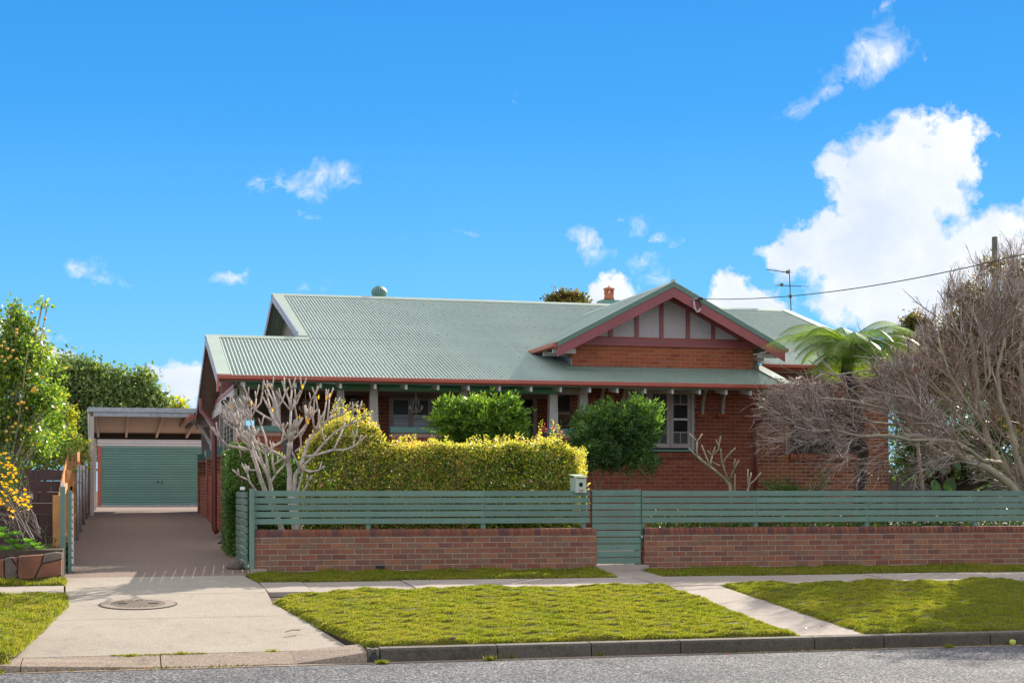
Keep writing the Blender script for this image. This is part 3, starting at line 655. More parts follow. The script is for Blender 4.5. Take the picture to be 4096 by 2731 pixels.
# ================================================================== FRONT BOUNDARY
A0 = Vector((2.095, 24.24, 0)); A1 = Vector((15.26, 23.74, 0)); fdir = (A1-A0).normalized(); fang = math.atan2(fdir.y, fdir.x); fn = Vector((-fdir.y, fdir.x, 0))  # fn points to the house
def fpt(px, d=0.0):                      # distance along the fence line for a column of the photo
    r = (px-2048)/FPX; dr = Vector((sn+r*cs, cs-r*sn, 0)); o_ = A0+fn*d
    # o_ + t*fdir parallel to dr
    t = (dr.x*o_.y-dr.y*o_.x)/(dr.y*fdir.x-dr.x*fdir.y)
    return t
def FP(t, d=0, z=0): v = A0+fdir*t+fn*d; return Vector((v.x, v.y, z))
COP = 1.262                              # top of the coping
def wall(label, ta, tb, endl, endr, holes=()):
    b = FP(ta); th = thing('brick_wall', label, 'brick wall', (b.x, b.y, .5))
    L = tb-ta; TH = .23
    mb = MB(); p = FP(ta+.006, .006, .30)
    mb.obox(p, fdir*(L-.012), fn*(TH-.012), (0,0,COP-.30-.012-.062)); 
    q = FP(ta+.006, .012, COP-.09)
    pr = [(.012,0),(.012,.045),(.03,.07),(.06,.079),(.17,.079),(.20,.07),(.218,.045),(.218,0)]
    V = [FP(ta+.006, a, COP-.09+z) for a, z in pr]; mb.prism(V, fdir*(L-.012))
    mb.build('mortar', M['mortar'], th)
    o_ = FP(ta); zc = COP-.115; rows = 8; z0 = zc-.010-rows*.086
    sp = brick_specs(o_, fang, L, z0, rows, holes); lay(sp, th, 'brick_wall', True, .09)
    # end faces
    if endl:
        e = FP(ta-.004, TH); lay(brick_specs(e, fang-PI/2, TH, z0, rows), th, 'brick_wall', True, .02)
    if endr:
        e = FP(tb+.004, 0); lay(brick_specs(e, fang+PI/2, TH, z0, rows), th, 'brick_wall', True, .02)
    # bullnose coping bricks on edge
    pr = [(0,0),(0,.060),(.008,.085),(.028,.105),(.05,.114),(.18,.114),(.205,.105),(.222,.085),(.23,.06),(.23,0)]
    n = int(round(L/.086)); wdt = L/n
    me = {}
    V = []
    k = len(pr)
    for s_ in (0, wdt-.010): V += [(s_, a-.008, z) for a, z in pr]
    F = [tuple(range(k)), tuple(range(k, 2*k))[::-1]]+[(i, i+k, (i+1) % k+k, (i+1) % k) for i in range(k)]
    m_c = bpy.data.meshes.new('coping_brick'); m_c.from_pydata(V, [], F); m_c.update(); m_c.materials.append(M['brick_cop'])
    po = off_of(th)
    for i in range(n):
        ob = bpy.data.objects.new('coping_brick', m_c); C.objects.link(ob); ob.parent = th
        ob.location = FP(ta+i*wdt+.005, 0, COP-.115+random.uniform(-.0015,.0015))-po; ob.rotation_euler = (random.uniform(-.006,.006), random.uniform(-.005,.005), fang)
    return th
tL0, tL1 = fpt(1018), fpt(2386); tR0 = fpt(2590)-.05; tR1 = fpt(4096)+1.4
hole = (fpt(1503)-fpt(1018), fpt(1503)-fpt(1018)+.14, .60, .70)
wall('low bullnose-topped brick wall left of the pedestrian gate', tL0, tL1, True, True, [hole])
MB().obox(FP(tL0+hole[0], -.0015, hole[2]+.005), fdir*.14, fn*.012, (0,0,.088)).build('drain_hole', M['dark'], bpy.data.objects['brick_wall'])
wall('low bullnose-topped brick wall right of the pedestrian gate, below the maple', tR0, tR1, True, False)
# slat fences on posts behind the coping
FT = 1.866; SH, SPIT = .088, .1085
def slat(parent, a, b, z, h=SH, t=.022, mat='fence', name='slat'):
    a, b = Vector(a), Vector(b); d = (b-a); u = d.normalized(); n = Vector((-u.y, u.x, 0)); L = d.length
    k = .003
    V = [(0,0,k),(0,k,0),(0,t-k,0),(0,t,k),(0,t,h-k),(0,t-k,h),(0,k,h),(0,0,h-k)]
    wob = random.uniform(-.002,.002)
    P = [Vector((a.x,a.y,z))+n*v[1]+Vector((0,0,v[2]+(wob if e else -wob)))+(u*L if e else Vector((0,0,0))) for e in (0,1) for v in V]
    F = [tuple(range(8)), tuple(range(8,16))[::-1]]+[(i, i+8, (i+1)%8+8, (i+1)%8) for i in range(8)]
    return MB().add(P, F).build(name, M[mat], parent)
def fence(label, ta, tb, joints, posts, dz=0):
    b = FP(ta, .08, COP); th = thing('slat_fence', label, 'fence', (b.x, b.y, COP))
    for r in range(5):
        js = [ta]+list(joints[r] if isinstance(joints[0], (list, tuple)) else joints)+[tb]
        for s_, e in zip(js[:-1], js[1:]):
            slat(th, FP(s_+.002, .075), FP(e-.002, .075), FT-SH-r*SPIT+random.uniform(-.002,.002))
    for p in posts:
        mb = MB(); mb.obox(FP(p-.035, .10, COP-.3), fdir*.07, fn*.07, (0,0,FT-COP+.29)); mb.build('post', M['fence'], th)
    return th
j1, j2 = fpt(1481), fpt(1943)
fence('green horizontal slat fence on the brick wall left of the gate, hedge behind', fpt(1008), fpt(2366), [[j2],[j2],[j2],[j2],[j1,j2]], [fpt(1020), fpt(1481)-.02, fpt(1943)-.02, fpt(2342)])
k1, k2, k3, k4 = fpt(3032), fpt(3480), fpt(3915), fpt(4330)
fence('green horizontal slat fence on the brick wall right of the gate, maple behind', fpt(2572), tR1+.5, [[k2,k4],[k1,k3],[k1,k2,k4],[k1,k3],[k2,k3]], [fpt(2576), k1, k2, k3, k4])
# gate posts
for px, lab in ((2360, 'left'),):
    pass
gt = thing('pedestrian_gate', 'green slatted pedestrian gate between the two brick walls', 'gate', FP(fpt(2470), .05, .7))
for r in range(11): slat(gt, FP(fpt(2372), .035), FP(fpt(2565), .035), FT+.006-SH-r*.1105, .094)
for px in (2384, 2553): MB().obox(FP(fpt(px)-.03, .06, .66), fdir*.06, fn*.04, (0,0,1.19)).build('gate_stile', M['fence'], gt)
lt = FP(fpt(2567), .02, 1.16); MB().box(lt.x-.012, lt.x+.012, lt.y-.03, lt.y+.02, 1.10, 1.14).build('hinge', M['galv'], gt)
# white caps
for px in (2364, 2556):
    c = FP(fpt(px), .06, FT+.004); MB().box(c.x-.05, c.x+.05, c.y-.02, c.y+.05, FT+.005, FT+.022).build('cap', M['fence'], gt)
# letterbox
lb = FP(fpt(2325), .02, 1.86); lx, ly = lb.x, lb.y
bx = thing('letterbox', 'pale green letterbox numbered 34 on top of the fence beside the gate', 'letterbox', (lx, ly, 1.84))
wL = .092; m = MB(); z0, z1 = 1.835, 2.10
hl = (.045, .045); hz = 1.965                # front plate with a round hole
k = 20; V = []; 
outer = []
for i in range(k):
    t = 2*PI*i/k; c_, s_ = math.cos(t), math.sin(t); V.append((lx+.034*c_, ly-.001, hz+.038*s_))
for i in range(k):
    t = 2*PI*i/k; c_, s_ = math.cos(t), math.sin(t); q = min(wL/abs(c_) if abs(c_) > 1e-6 else 9, (.12/abs(s_)) if abs(s_) > 1e-6 else 9); V.append((lx+q*c_, ly-.001, hz+q*s_))
m.add(V, [(i, i+k, (i+1)%k+k, (i+1)%k) for i in range(k)])
m.box(lx-wL, lx+wL, ly-.001, ly+.012, z0, hz-.12); m.box(lx-wL, lx+wL, ly, ly+.012, hz+.12, z1-.02) if hz+.12 < z1-.02 else None
m.box(lx-wL, lx-wL+.012, ly+.001, ly+.30, z0, z1-.02); m.box(lx+wL-.012, lx+wL, ly+.001, ly+.30, z0, z1-.02); m.box(lx-wL+.012, lx+wL-.012, ly+.29, ly+.30, z0, z1-.02)
m.build('box', M['roof_flash'], bx)
MB().box(lx-wL+.013, lx+wL-.013, ly+.02, ly+.28, z0+.01, z1-.04).build('inside', M['dark'], bx)
MB().obox((lx-wL-.015, ly-.03, z1-.008), (2*wL+.03,0,0), (0,.36,.03), (0,0,.014)).build('lid', M['roof_flash'], bx)
MB().box(lx-.055, lx+.055, ly-.004, ly+.001, z1-.036, z1-.026).build('slot', M['dark'], bx)
def text(s, size, loc, rot, mat, parent, name='number', ext=.002):
    cu = bpy.data.curves.new(name, 'FONT'); cu.body = s; cu.size = size; cu.extrude = ext; cu.align_x = 'CENTER'
    o = bpy.data.objects.new(name, cu); C.objects.link(o); bpy.context.view_layer.update()
    me = bpy.data.meshes.new_from_object(o.evaluated_get(bpy.context.evaluated_depsgraph_get())); bpy.data.objects.remove(o)
    ob = link(name, me, M[mat], parent, loc); ob.rotation_euler = rot; return ob
text('34', .075, (lx, ly-.006, z0+.008), (PI/2,0,0), 'post_red_num', bx)

# driveway gate leaf, standing open on the right
gp0 = FP(fpt(1002), .05)
r_ = (948-2048)/FPX; Zb = 27.0; gB = Vector((Zb*(sn+r_*cs), Zb*(cs-r_*sn), 0)); gA = Vector((FP(fpt(992)).x, 24.30, 0))
dg = thing('driveway_gate', 'green slatted driveway gate leaf standing open beside the left end of the brick wall', 'gate', (gA.x, gA.y, .62))
for r in range(11): slat(dg, gA, gB, FT-.02-SH-r*.1105, .092)
gd = (gB-gA).normalized()
for f_ in (.06, 2.2): MB().obox((gA+gd*f_)+Vector((.025,0,.60)), gd*.05, Vector((.05,0,0)), (0,0,1.24)).build('gate_stile', M['fence'], dg)
MB().obox(gA+gd*.05+Vector((.026,0,.62)), gd*2.3, Vector((.03,0,0)), (0,0,.04)).build('rail', M['fence'], dg)
gpst = thing('gate_post', 'green square post at the left end of the brick wall holding the open driveway gate', 'post', (FP(fpt(1006)).x, 24.22, .5))
g0 = FP(fpt(997), .0, .45); MB().box(g0.x, g0.x+.075, 24.2, 24.29, .45, 1.9).build('shaft', M['fence'], gpst)
gq = FP(fpt(968), .0); MB().box(gq.x-.02, gq.x+.05, 24.32, 24.38, 1.88, 1.93).build('cap', M['white'], gpst)
rk = Vector((XA(930, 25.2), 25.2, 0)); 
V = []; 
stp_ = MB().lathe((rk.x+.05, 25.1, gz(25.1)-.02), [(.16,0),(.17,.05),(.12,.11),(.04,.14)], 9); tag(stp_.build('rock', M['stone_grey']), 'dark rounded rock on the drive edge at the foot of the open gate', 'rock')
cb = MB().box(gA.x+.03, gA.x+.28, 24.12, 24.42, .52, .66); tag(cb.build('concrete_block', M['footpath']), 'pale concrete block under the hinge of the open driveway gate', 'concrete block')

# left gate leaf stack and timber fence
lg = thing('driveway_gate', 'green driveway gate leaf folded open against the new timber fence, seen edge on', 'gate', (-.62, 24.6, .6))
for r in range(11):
    a = Vector((-.60, 24.75, 0)); b = Vector((-.66, 27.0, 0)); slat(lg, b, a, FT-.04-SH-r*.1105, .092)
    MB().box(-.612, -.584, 24.735, 24.748, FT-.035-SH-r*.1105, FT-.035-r*.1105-.01).build('slat_end', M['white'], lg)
MB().box(-.665, -.615, 24.70, 24.75, .60, 1.87).build('gate_stile', M['fence'], lg)
gp2 = thing('gate_post', 'green square gate post beside the end of the timber fence', 'post', (-.78, 24.6, .55))
MB().box(-.775, -.70, 24.5, 24.58, .5, 1.93).build('shaft', M['fence'], gp2); MB().box(-.765, -.71, 24.51, 24.57, 1.93, 1.99).build('cap', M['white'], gp2)
tf = thing('timber_fence', 'new orange timber paling fence stepping up along the left side of the driveway', 'fence', (-.9, 25, .6))
MB().box(-.895, -.775, 24.85, 24.97, .55, 1.80).build('end_post', M['timber_new'], tf)
y = 24.98; i = 0
while y < 45:
    top = float(np.interp(y, [25, 27.5, 31.2, 33, 45], [1.82, 2.25, 2.66, 2.72, 3.02]))+random.uniform(-.012,.012)
    x0 = float(np.interp(y, [25, 45], [-.80, -.80]))+random.uniform(-.004,.004)
    MB().box(x0-.02, x0, y, y+.142, gz(y)-.05, top).build('paling', M['timber_new'], tf); y += .15; i += 1
for zf in (.35, 1.05):
    for ya, yb in ((25,31.2),(31.2,38),(38,45)):
        MB().obox((-.799, ya, gz(ya)+zf), (0, yb-ya, gz(yb)-gz(ya)+(.35 if zf > 1 and ya < 26 else 0)), (.045,0,0), (0,0,.08)).build('rail', M['timber_new'], tf)
for y in (28, 31.2, 34.5, 38, 41): MB().box(-.799, -.74, y, y+.08, gz(y)-.1, gz(y)+1.5).build('fence_post', M['timber_new'], tf)
labs = ['first','second','third','fourth','fifth','sixth']
for i, (pxx, Y, rr) in enumerate([(310,32.6,.032),(321,35.3,.035),(335,38.2,.036),(346,41.0,.036),(358,43.8,.04),(368,46.0,.042)]):
    xx = XA(pxx, Y); pp = thing('steel_pipe_post', labs[i]+' of the grey steel pipe posts along the timber fence, counted from the street', 'pipe post', (xx, Y, gz(Y)), 'steel pipe posts along the timber fence')
    MB().tube([(xx, Y, gz(Y)-.1), (xx, Y, 2.40+(Y-32.6)*.012)], rr, 10).build('pipe', M['galv'], pp, True)
    for zz in (1.35, 2.05): MB().tube([(xx+.0, Y-.02, zz), (xx+.05, Y-.03, zz)], .012, 6).build('clamp', M['galv'], pp)
# ================================================================== THE HOUSE
YG, YW, YV, YWG, YR = 31.1, 32.6, 34.4, 33.9, 40.5      # gutter, room wall, verandah back wall, wing wall, ridge
ZE, PIT = 4.16, .297
def zr(Y): return ZE+PIT*(Y-YG)
XL0, XL1, XSK, XRR = 1.99, 4.005, 14.36, 18.5
hs = thing('brick_house', 'red brick bungalow with pale green corrugated roof, front gable and verandah', 'house', (8, 32, .85))
hs_o = off_of(hs)
def corr(name, o, u, v, Lu, Lv, mat, parent, pitch=.076, amp=.0115, thick=.0, seg=8, phase=0):
    """corrugated sheet: ribs run along v, waves along u"""
    o, u, v = Vector(o), Vector(u).normalized(), Vector(v).normalized(); n = u.cross(v).normalized()
    if n.z < 0: n = -n
    k = max(2, int(Lu/pitch*seg)); V = []; 
    t = np.linspace(0, Lu, k+1); hgt = amp*np.cos((t+phase)/pitch*2*PI)
    for a, h in zip(t, hgt):
        p = o+u*float(a)+n*float(h); V.append(p); V.append(p+v*Lv)
    F = [(2*i, 2*i+2, 2*i+3, 2*i+1) for i in range(k)]
    if (Vector(V[2])-Vector(V[0])).cross(Vector(V[1])-Vector(V[0])).dot(n) < 0: F = [f[::-1] for f in F]
    mb = MB().add(V, F); return mb.build(name, mat, parent, True)
sl = Vector((0, -1, -PIT)).normalized(); LS = math.sqrt(1+PIT*PIT)
roof = None
def frontsheet(xa, xb, ytop, ybot, lift=0.0, par=None):
    return corr('roof_sheet', (xa, ytop, zr(ytop)+lift), (1,0,0), sl, xb-xa, (ytop-ybot)*LS, M['roof'], par or hs, phase=xa)
Wf = .25
for xa, xb, yt, yb in ((XL0+Wf, XL1+.02, 34.85, YG-.03), (XL1+Wf*.95, XSK-.22, YR-.05, YG-.03), (XSK-.22, XRR-.2, YR-.05, YWG-.66)):
    # cut each slope into sheets as laid
    x = xa
    while x < xb-.01:
        e = min(x+.762*2, xb); frontsheet(x, e, yt, yb); x = e
frontsheet(XL1+.02, XL1+Wf*.95, 35.05, YG-.03)
# verge and ridge flashings
def flash(a, b, w, name='flashing', mat='roof_flash', up=.016, t=.012, parent=None):
    a, b = Vector(a), Vector(b); return MB().obox(a+Vector((0,0,up)), b-a, Vector(w), (0,0,t)).build(name, M[mat], parent or hs)
flash((XL0, YG-.05, zr(YG-.05)), (XL0, 34.9, zr(34.9)), (Wf+.02, 0, 0), 'verge_flashing')
flash((XL1, 35.05, zr(35.05)), (XL1, YR, zr(YR)), (Wf+.02, 0, 0), 'verge_flashing')
flash((XRR-.24, YWG-.66, zr(YWG-.66)), (XRR-.24, YR, zr(YR)), (.24, 0, 0), 'verge_flashing')
flash((XSK-.26, YG-.05, zr(YG-.05)), (XSK-.26, YWG-.5, zr(YWG-.5)), (.26, 0, 0), 'verge_flashing', up=.02)
def ridge(xa, xb, y, z, name='ridge_cap'):
    m = MB(); V = [(xa, y-.19, z-.19*PIT+.014), (xa, y-.02, z+.03), (xa, y+.02, z+.03), (xa, y+.19, z-.19*PIT+.014), (xa, y+.19, z-.19*PIT+.004), (xa, y, z+.008), (xa, y-.19, z-.19*PIT+.004)]
    m.prism(V, (xb-xa, 0, 0)); return m.build(name, M['roof_flash'], hs)
ridge(XL0-.01, XL1+.27, 34.9, zr(34.9)); ridge(XL1-.01, XRR+.01, YR, zr(YR))
# back slopes
corr('roof_sheet', (XL1, YR, zr(YR)), (1,0,0), (0,1,-.36), XRR-XL1, 8.6, M['roof'], hs, seg=4)
corr('roof_sheet', (XL0, 34.9, zr(34.9)), (1,0,0), (0,1,-.36), 4.2, 4.7, M['roof'], hs, seg=4)
# roof screws in rows
scw = MB()
for (xa, xb, ys) in ((XL0+.35, XL1+.2, (31.3,32.3,33.3,34.3)), (XL1+.4, XSK-.4, (31.3,32.3,33.3,34.4,35.6,36.9,38.2,39.6)), (XSK, XRR-.3, (34.4,35.6,36.9,38.2,39.6))):
    for y in ys:
        x = math.ceil(xa/.076)*.076
        j = 0
        while x < xb:
            if j % 3 == 0: z = zr(y)+.0085; scw.box(x-.009, x+.009, y-.012, y+.012, z, z+.010)
            x += .076; j += 1
o = scw.build('roof_screws', M['siding'], hs); o['kind'] = 'stuff'
# gutter along the front with quad profile, and its joints
def gutter(a, b, name='gutter', d=.12, h=.095, up=0.0):
    a, b = Vector(a), Vector(b); e = b-a; n = Vector((e.y, -e.x, 0)).normalized()
    pr = [(0,0),(d*.75,-.0),(d,.03),(d,h),(d-.02,h+.008),(d-.02,h-.01),(0,h-.02)]
    return MB().prism([a+n*x_+Vector((0,0,z_-h+up)) for x_, z_ in pr], e).build(name, M['gutter'], hs)
gx = [XL0+.02, 5.05, 8.1, 11.15, 13.0, XSK+.05]
for a, b in zip(gx[:-1], gx[1:]): gutter((a+.001, YG, ZE-.015), (b-.001, YG, ZE-.015))
for a in gx[1:-1]: MB().obox((a-.02, YG-.125, ZE-.125), (.04,0,0), (0,.12,0), (0,0,.003)).build('gutter_joint', M['gutter'], hs)
gutter((XSK+.1, YWG-.72, zr(YWG-.66)-.02), (XRR, YWG-.72, zr(YWG-.66)-.02))
MB().box(XL0+.03, XSK, YG+.012, YG+.03, ZE-.135, ZE-.03).build('fascia', M['trimgreen'], hs)
# eaves lining under the front slope
def slab_under(xa, xb, ya, yb, dz, name='eaves_lining', mat='soffit'):
    return MB().add([(xa,ya,zr(ya)-dz),(xb,ya,zr(ya)-dz),(xb,yb,zr(yb)-dz),(xa,yb,zr(yb)-dz),(xa,ya,zr(ya)-dz+.02),(xb,ya,zr(ya)-dz+.02),(xb,yb,zr(yb)-dz+.02),(xa,yb,zr(yb)-dz+.02)],
        [(0,3,2,1),(4,5,6,7),(0,1,5,4),(1,2,6,5),(2,3,7,6),(3,0,4,7)]).build(name, M[mat], hs)
slab_under(XL0+.03, XSK-.02, YG+.03, 34.6, .055)
# rafter tails
for px in (877,975,1079,1180,1281,1361,1499,1623,1750,1872,1996,2122,2240,2356,2466,2577,2686,2795,2901,2999,3090):
    xx = XA(px, YG+.1)
    if xx > XSK-.05: continue
    MB().prism([(xx-.024, YG+.035, ZE-.23), (xx-.024, YG+.6, ZE-.16), (xx-.024, YG+.6, zr(YG+.6)-.06), (xx-.024, YG+.035, ZE-.08)], (.048,0,0)).build('rafter_tail', M['white'], hs)

# ---- room wall and gable (plane YW)
GX0, GX1 = 9.77, 14.03
wx0, wx1 = XA(2508, YW), XA(2782, YW); wz0, wz1 = W(2640,1797,YW).z, W(2640,1549,YW).z
specs = brick_specs((GX0, YW), 0, GX1-GX0, .80, 44, [(wx0-GX0, wx1-GX0, wz0-.06, 6)], top=lambda z: (0, GX1-GX0) if z < 4.55 else (0,-1))
specs.sort(key=lambda s_: (s_[4] < 1.80, s_[4] > 4.0))
sp_r = [s_ for s_ in specs if s_[2] > wx1-GX0-.05 and 1.80 < s_[4] < 4.1]; rest = [s_ for s_ in specs if s_ not in sp_r]
# gable bricks
gzb = W(2700,1476,YW).z; gzt = W(2700,1378,YW).z
gsp = brick_specs((GX0, YW), 0, GX1-GX0, gzb+.01, 8)
lay(gsp, hs, 'brick_gable', True, .06); lay(sp_r[:300-len(gsp)], hs, 'brick_red', True, .06)
lay(rest+sp_r[300-len(gsp):], hs, 'brick_red', False, .05)
MB().box(GX0+.006, wx0, YW+.007, YW+.25, .3, gzt+.02).build('mortar', M['mortar_red'], hs)
MB().box(wx1, GX1-.006, YW+.007, YW+.25, .3, gzt+.02).build('mortar', M['mortar_red'], hs)
MB().box(wx0+.001, wx1-.001, YW+.007, YW+.25, .3, wz0-.08).build('mortar', M['mortar_red'], hs)
MB().box(wx0+.001, wx1-.001, YW+.007, YW+.25, wz1+.001, gzt+.02).build('mortar', M['mortar_red'], hs)
# right return of the room wall, left return of the gable wall
lay(brick_specs((GX1+.004, YW), PI/2, 1.3, .80, 44), hs, 'brick_red', False, .03)
MB().box(GX1-.10, GX1-.004, YW+.01, YWG, .3, 4.6).build('mortar', M['mortar_red'], hs)
gr = brick_specs((GX0-.004, YW+2.2), -PI/2, 2.2, gzb+.01, 8, top=lambda z: (min(2.19, max(0, (YW+2.2)-(YG+(z-.04-ZE)/PIT))), 2.2))
lay(gr, hs, 'brick_gable', False, .03); MB().box(GX0, GX0+.1, YW+.01, YW+2.3, 4.3, gzt+.02).build('mortar', M['mortar_red'], hs)
# lead steps along the return, flashing at the wall foot
for i in range(6):
    yy = YW+.02+i*.27; zz = zr(yy)+.01
    MB().prism([(GX0-.02, yy, zz), (GX0-.02, yy+.26, zz+.075), (GX0-.02, yy+.26, zz+.17), (GX0-.02, yy-.0, zz+.165)], (.01,0,0)).build('step_flashing', M['galv'], hs)
MB().add([(GX0-.25,YW-.30,zr(YW-.30)+.02),(GX1+.02,YW-.30,zr(YW-.30)+.02),(GX1+.02,YW-.012,gzb+.012),(GX0-.02,YW-.012,gzb+.012),(GX0-.25,YW-.30,zr(YW-.30)+.005),(GX1+.02,YW-.30,zr(YW-.30)+.005),(GX1+.02,YW-.012,gzb-.03),(GX0-.02,YW-.012,gzb-.03)],
         [(0,1,2,3),(4,7,6,5),(0,4,5,1),(1,5,6,2),(3,2,6,7),(0,3,7,4)]).build('apron_flashing', M['roof'], hs)
MB().add([(GX0-.02,YW-.012,gzb+.012),(GX0-.28,YW-.30,zr(YW-.30)+.018),(GX0-.28,YW+2.0,zr(YW+2)+.018),(GX0-.02,YW+2.0,zr(YW+2)+.05)],[(0,3,2,1)]).build('valley_flashing', M['roof'], hs)
# gable triangle
YB = 31.95; GC = 11.88; GHW = 2.64; ZA = 6.42; ZB = 5.05; gs = (ZA-ZB)/GHW
def gzl(x): return ZA-gs*abs(x-GC)
bz0, bz1 = W(2660,1381,YW).z, W(2660,1357,YW).z
MB().box(GX0+.02, GX1+.02, YW-.035, YW+.05, bz0, bz1).build('gable_beam', M['barge'], hs)
MB().box(GX0-.02, GX1+.06, YW-.055, YW-.036, bz0-.035, bz0+.02).build('beam_drip', M['barge'], hs)
hwp = (ZA-.16-bz1)/gs
MB().prism([(GC-hwp, YW+.03, bz1), (GC+hwp, YW+.03, bz1), (GC, YW+.03, ZA-.16)], (0,.05,0)).build('gable_panel', M['stucco'], hs)
for px in (2444,2548,2647,2752,2853):
    xx = XA(px, YW); zt = gzl(xx)-.15
    if zt > bz1+.02: MB().box(xx-.042, xx+.042, YW-.01, YW+.029, bz1, zt).build('gable_batten', M['barge'], hs)
for s_ in (-1, 1):
    a = Vector((GC, YW+.0, ZA-.20)); b = Vector((GC+s_*hwp, YW+.0, bz1)); MB().bar(a, b, .03, .07).build('gable_trim', M['barge'], hs)
    # bargeboard and its green capping
    x1 = GC+s_*GHW
    V = [(GC, YB, ZA-.075), (x1, YB, ZB-.075), (x1, YB, ZB-.31), (GC, YB, ZA-.325)]
    if s_ < 0: V = V[::-1]
    MB().prism(V, (0,.035,0)).build('bargeboard', M['barge'], hs)
    V = [(GC, YB-.016, ZA+.01), (x1+s_*.01, YB-.016, ZB+.01), (x1+s_*.01, YB-.016, ZB-.095), (GC, YB-.016, ZA-.10)]
    if s_ < 0: V = V[::-1]
    MB().prism(V, (0,.0145,0)).build('barge_capping', M['trimgreen'] if False else M['roofcap'] if 'roofcap' in M else M['fence'], hs)
    V = [(GC, YB-.016, ZA+.012), (x1, YB-.016, ZB+.012), (x1, YB+.16, ZB+.012), (GC, YB+.16, ZA+.012)]
    MB().prism(V, (0,0,.014)).build('verge_flashing', M['roof_flash'], hs)
    # roof planes of the gable
    d_ = Vector((s_, 0, -gs)).normalized(); Ls = GHW*math.sqrt(1+gs*gs)
    corr('gable_roof_sheet', (GC, YB+.15, ZA+.005), (0,1,0), d_, 6.8, Ls, M['roof'], hs)
    # soffit of the overhang, in boards
    for i in range(5):
        ya = YB+.036+i*.122
        V = [(GC, ya, ZA-.065), (x1, ya, ZB-.065), (x1, ya+.118, ZB-.065), (GC, ya+.118, ZA-.065)]
        MB().prism(V, (0,0,.02)).build('soffit_board', M['soffit'], hs)
ym = YG+(ZB-ZE)/PIT
gutter((GC-GHW+.0, YB+.02, ZB-.0), (GC-GHW+.0, ym, ZB-.0), 'gable_gutter') if False else None
MB().prism([(GC-GHW-.10, YB+.03, ZB-.01), (GC-GHW-.10, YB+.03, ZB-.09), (GC-GHW-.02, YB+.03, ZB-.115), (GC-GHW, YB+.03, ZB-.115), (GC-GHW, YB+.03, ZB-.01)], (0, ym-YB-.05, 0)).build('gutter', M['gutter'], hs)
MB().prism([(GC+GHW+.10, YB+.03, ZB-.01), (GC+GHW, YB+.03, ZB-.01), (GC+GHW, YB+.03, ZB-.115), (GC+GHW+.02, YB+.03, ZB-.115), (GC+GHW+.10, YB+.03, ZB-.09)], (0, ym-YB-.05, 0)).build('gutter', M['gutter'], hs)
for yy in (32.35, 33.1): MB().box(GC-GHW+.005, GX0, yy, yy+.05, ZB-.2, ZB-.1).build('rafter', M['post'], hs); MB().box(GX1, GC+GHW-.005, yy, yy+.05, ZB-.2, ZB-.1).build('rafter', M['post'], hs)
MB().box(GC-.03, GC+.03, YB-.03, YB+.1, ZA+.0, ZA+.06).build('ridge_end_cap', M['roof_flash'], hs)
ridge_g = MB(); ridge_g.prism([(GC-.13, YB+.02, ZA-.13*gs+.02), (GC, YB+.02, ZA+.035), (GC+.13, YB+.02, ZA-.13*gs+.02), (GC, YB+.02, ZA+.01)], (0,6.6,0)); ridge_g.build('ridge_cap', M['roof_flash'], hs)
# service bracket with insulators and drip loops
sv = W(2790, 1195, YB-.05); sb = thing('service_bracket', 'metal bracket with insulators and looped service cable on the right gable bargeboard', 'cable bracket', sv)
MB().tube([sv+Vector((-.12,.03,-.02)), sv, sv+Vector((.10,-.04,.02))], .012, 6).build('arm', M['galv'], sb)
for k in (-1, 0, 1): MB().lathe(sv+Vector((.05+.035*k,-.05,.0)), [(.012,-.03),(.02,-.015),(.02,.015),(.012,.03)], 8).build('insulator', M['bark_dark'], sb)
for k in (0, 1):
    pts = [sv+Vector((-.10+.02*k, -.01, -.05)), sv+Vector((-.09+.03*k,-.03,-.22)), sv+Vector((-.03+.03*k,-.05,-.30)), sv+Vector((.04+.01*k,-.04,-.24)), sv+Vector((.06,-.02,-.12))]
    MB().tube(pts, .007, 5).build('drip_loop', M['white'], sb)
MB().tube([sv+Vector((.02,0,-.02)), sv+Vector((.05,-.03,-.10)), sv+Vector((.06,-.03,-.20))], .02, 6).build('fuse_holder', M['black'], sb)
wre = W(4130, 1008, 19.0); pts = []
for i in range(25):
    t = i/24; p = sv.lerp(wre, t); p = p+Vector((.08*(1-t), 0, -.20*4*t*(1-t))); pts.append(p)
ww = MB(); ww.tube(pts, .0085, 5); tag(ww.build('service_wire', M['wire']), 'thin black service cable sagging from the gable bracket to the upper right', 'cable')

# ---- curved eaves brackets on brick ledges
for px in (2398, 2485, 2805, 2885):
    xx = XA(px, YW); zb = W(px, 1655, YW).z; br = MB(); n = 9; a0 = []
    outer, inner = [], []
    for i in range(n):
        t = i/(n-1); ang = t*1.15
        y_ = YW-.02-.62*(1-math.cos(ang))/(1-math.cos(1.15)); z_ = zb+.02+.80*math.sin(ang)/math.sin(1.15)
        outer.append((xx-.03, y_, z_)); 
        y2 = YW-.10-.62*(1-math.cos(ang))/(1-math.cos(1.15)); inner.append((xx-.03, y2, z_-.03))
    V = outer+inner[::-1]
    for i in range(n-1): br.prism([outer[i], outer[i+1], inner[i+1], inner[i]], (.06,0,0))
    b_ = br.build('eaves_bracket', M['frame'], hs)
    lay([((xx-.13, YW-.10), 0, 0, .24, zb-.08, .078)], hs, 'brick_gable', True, .10)
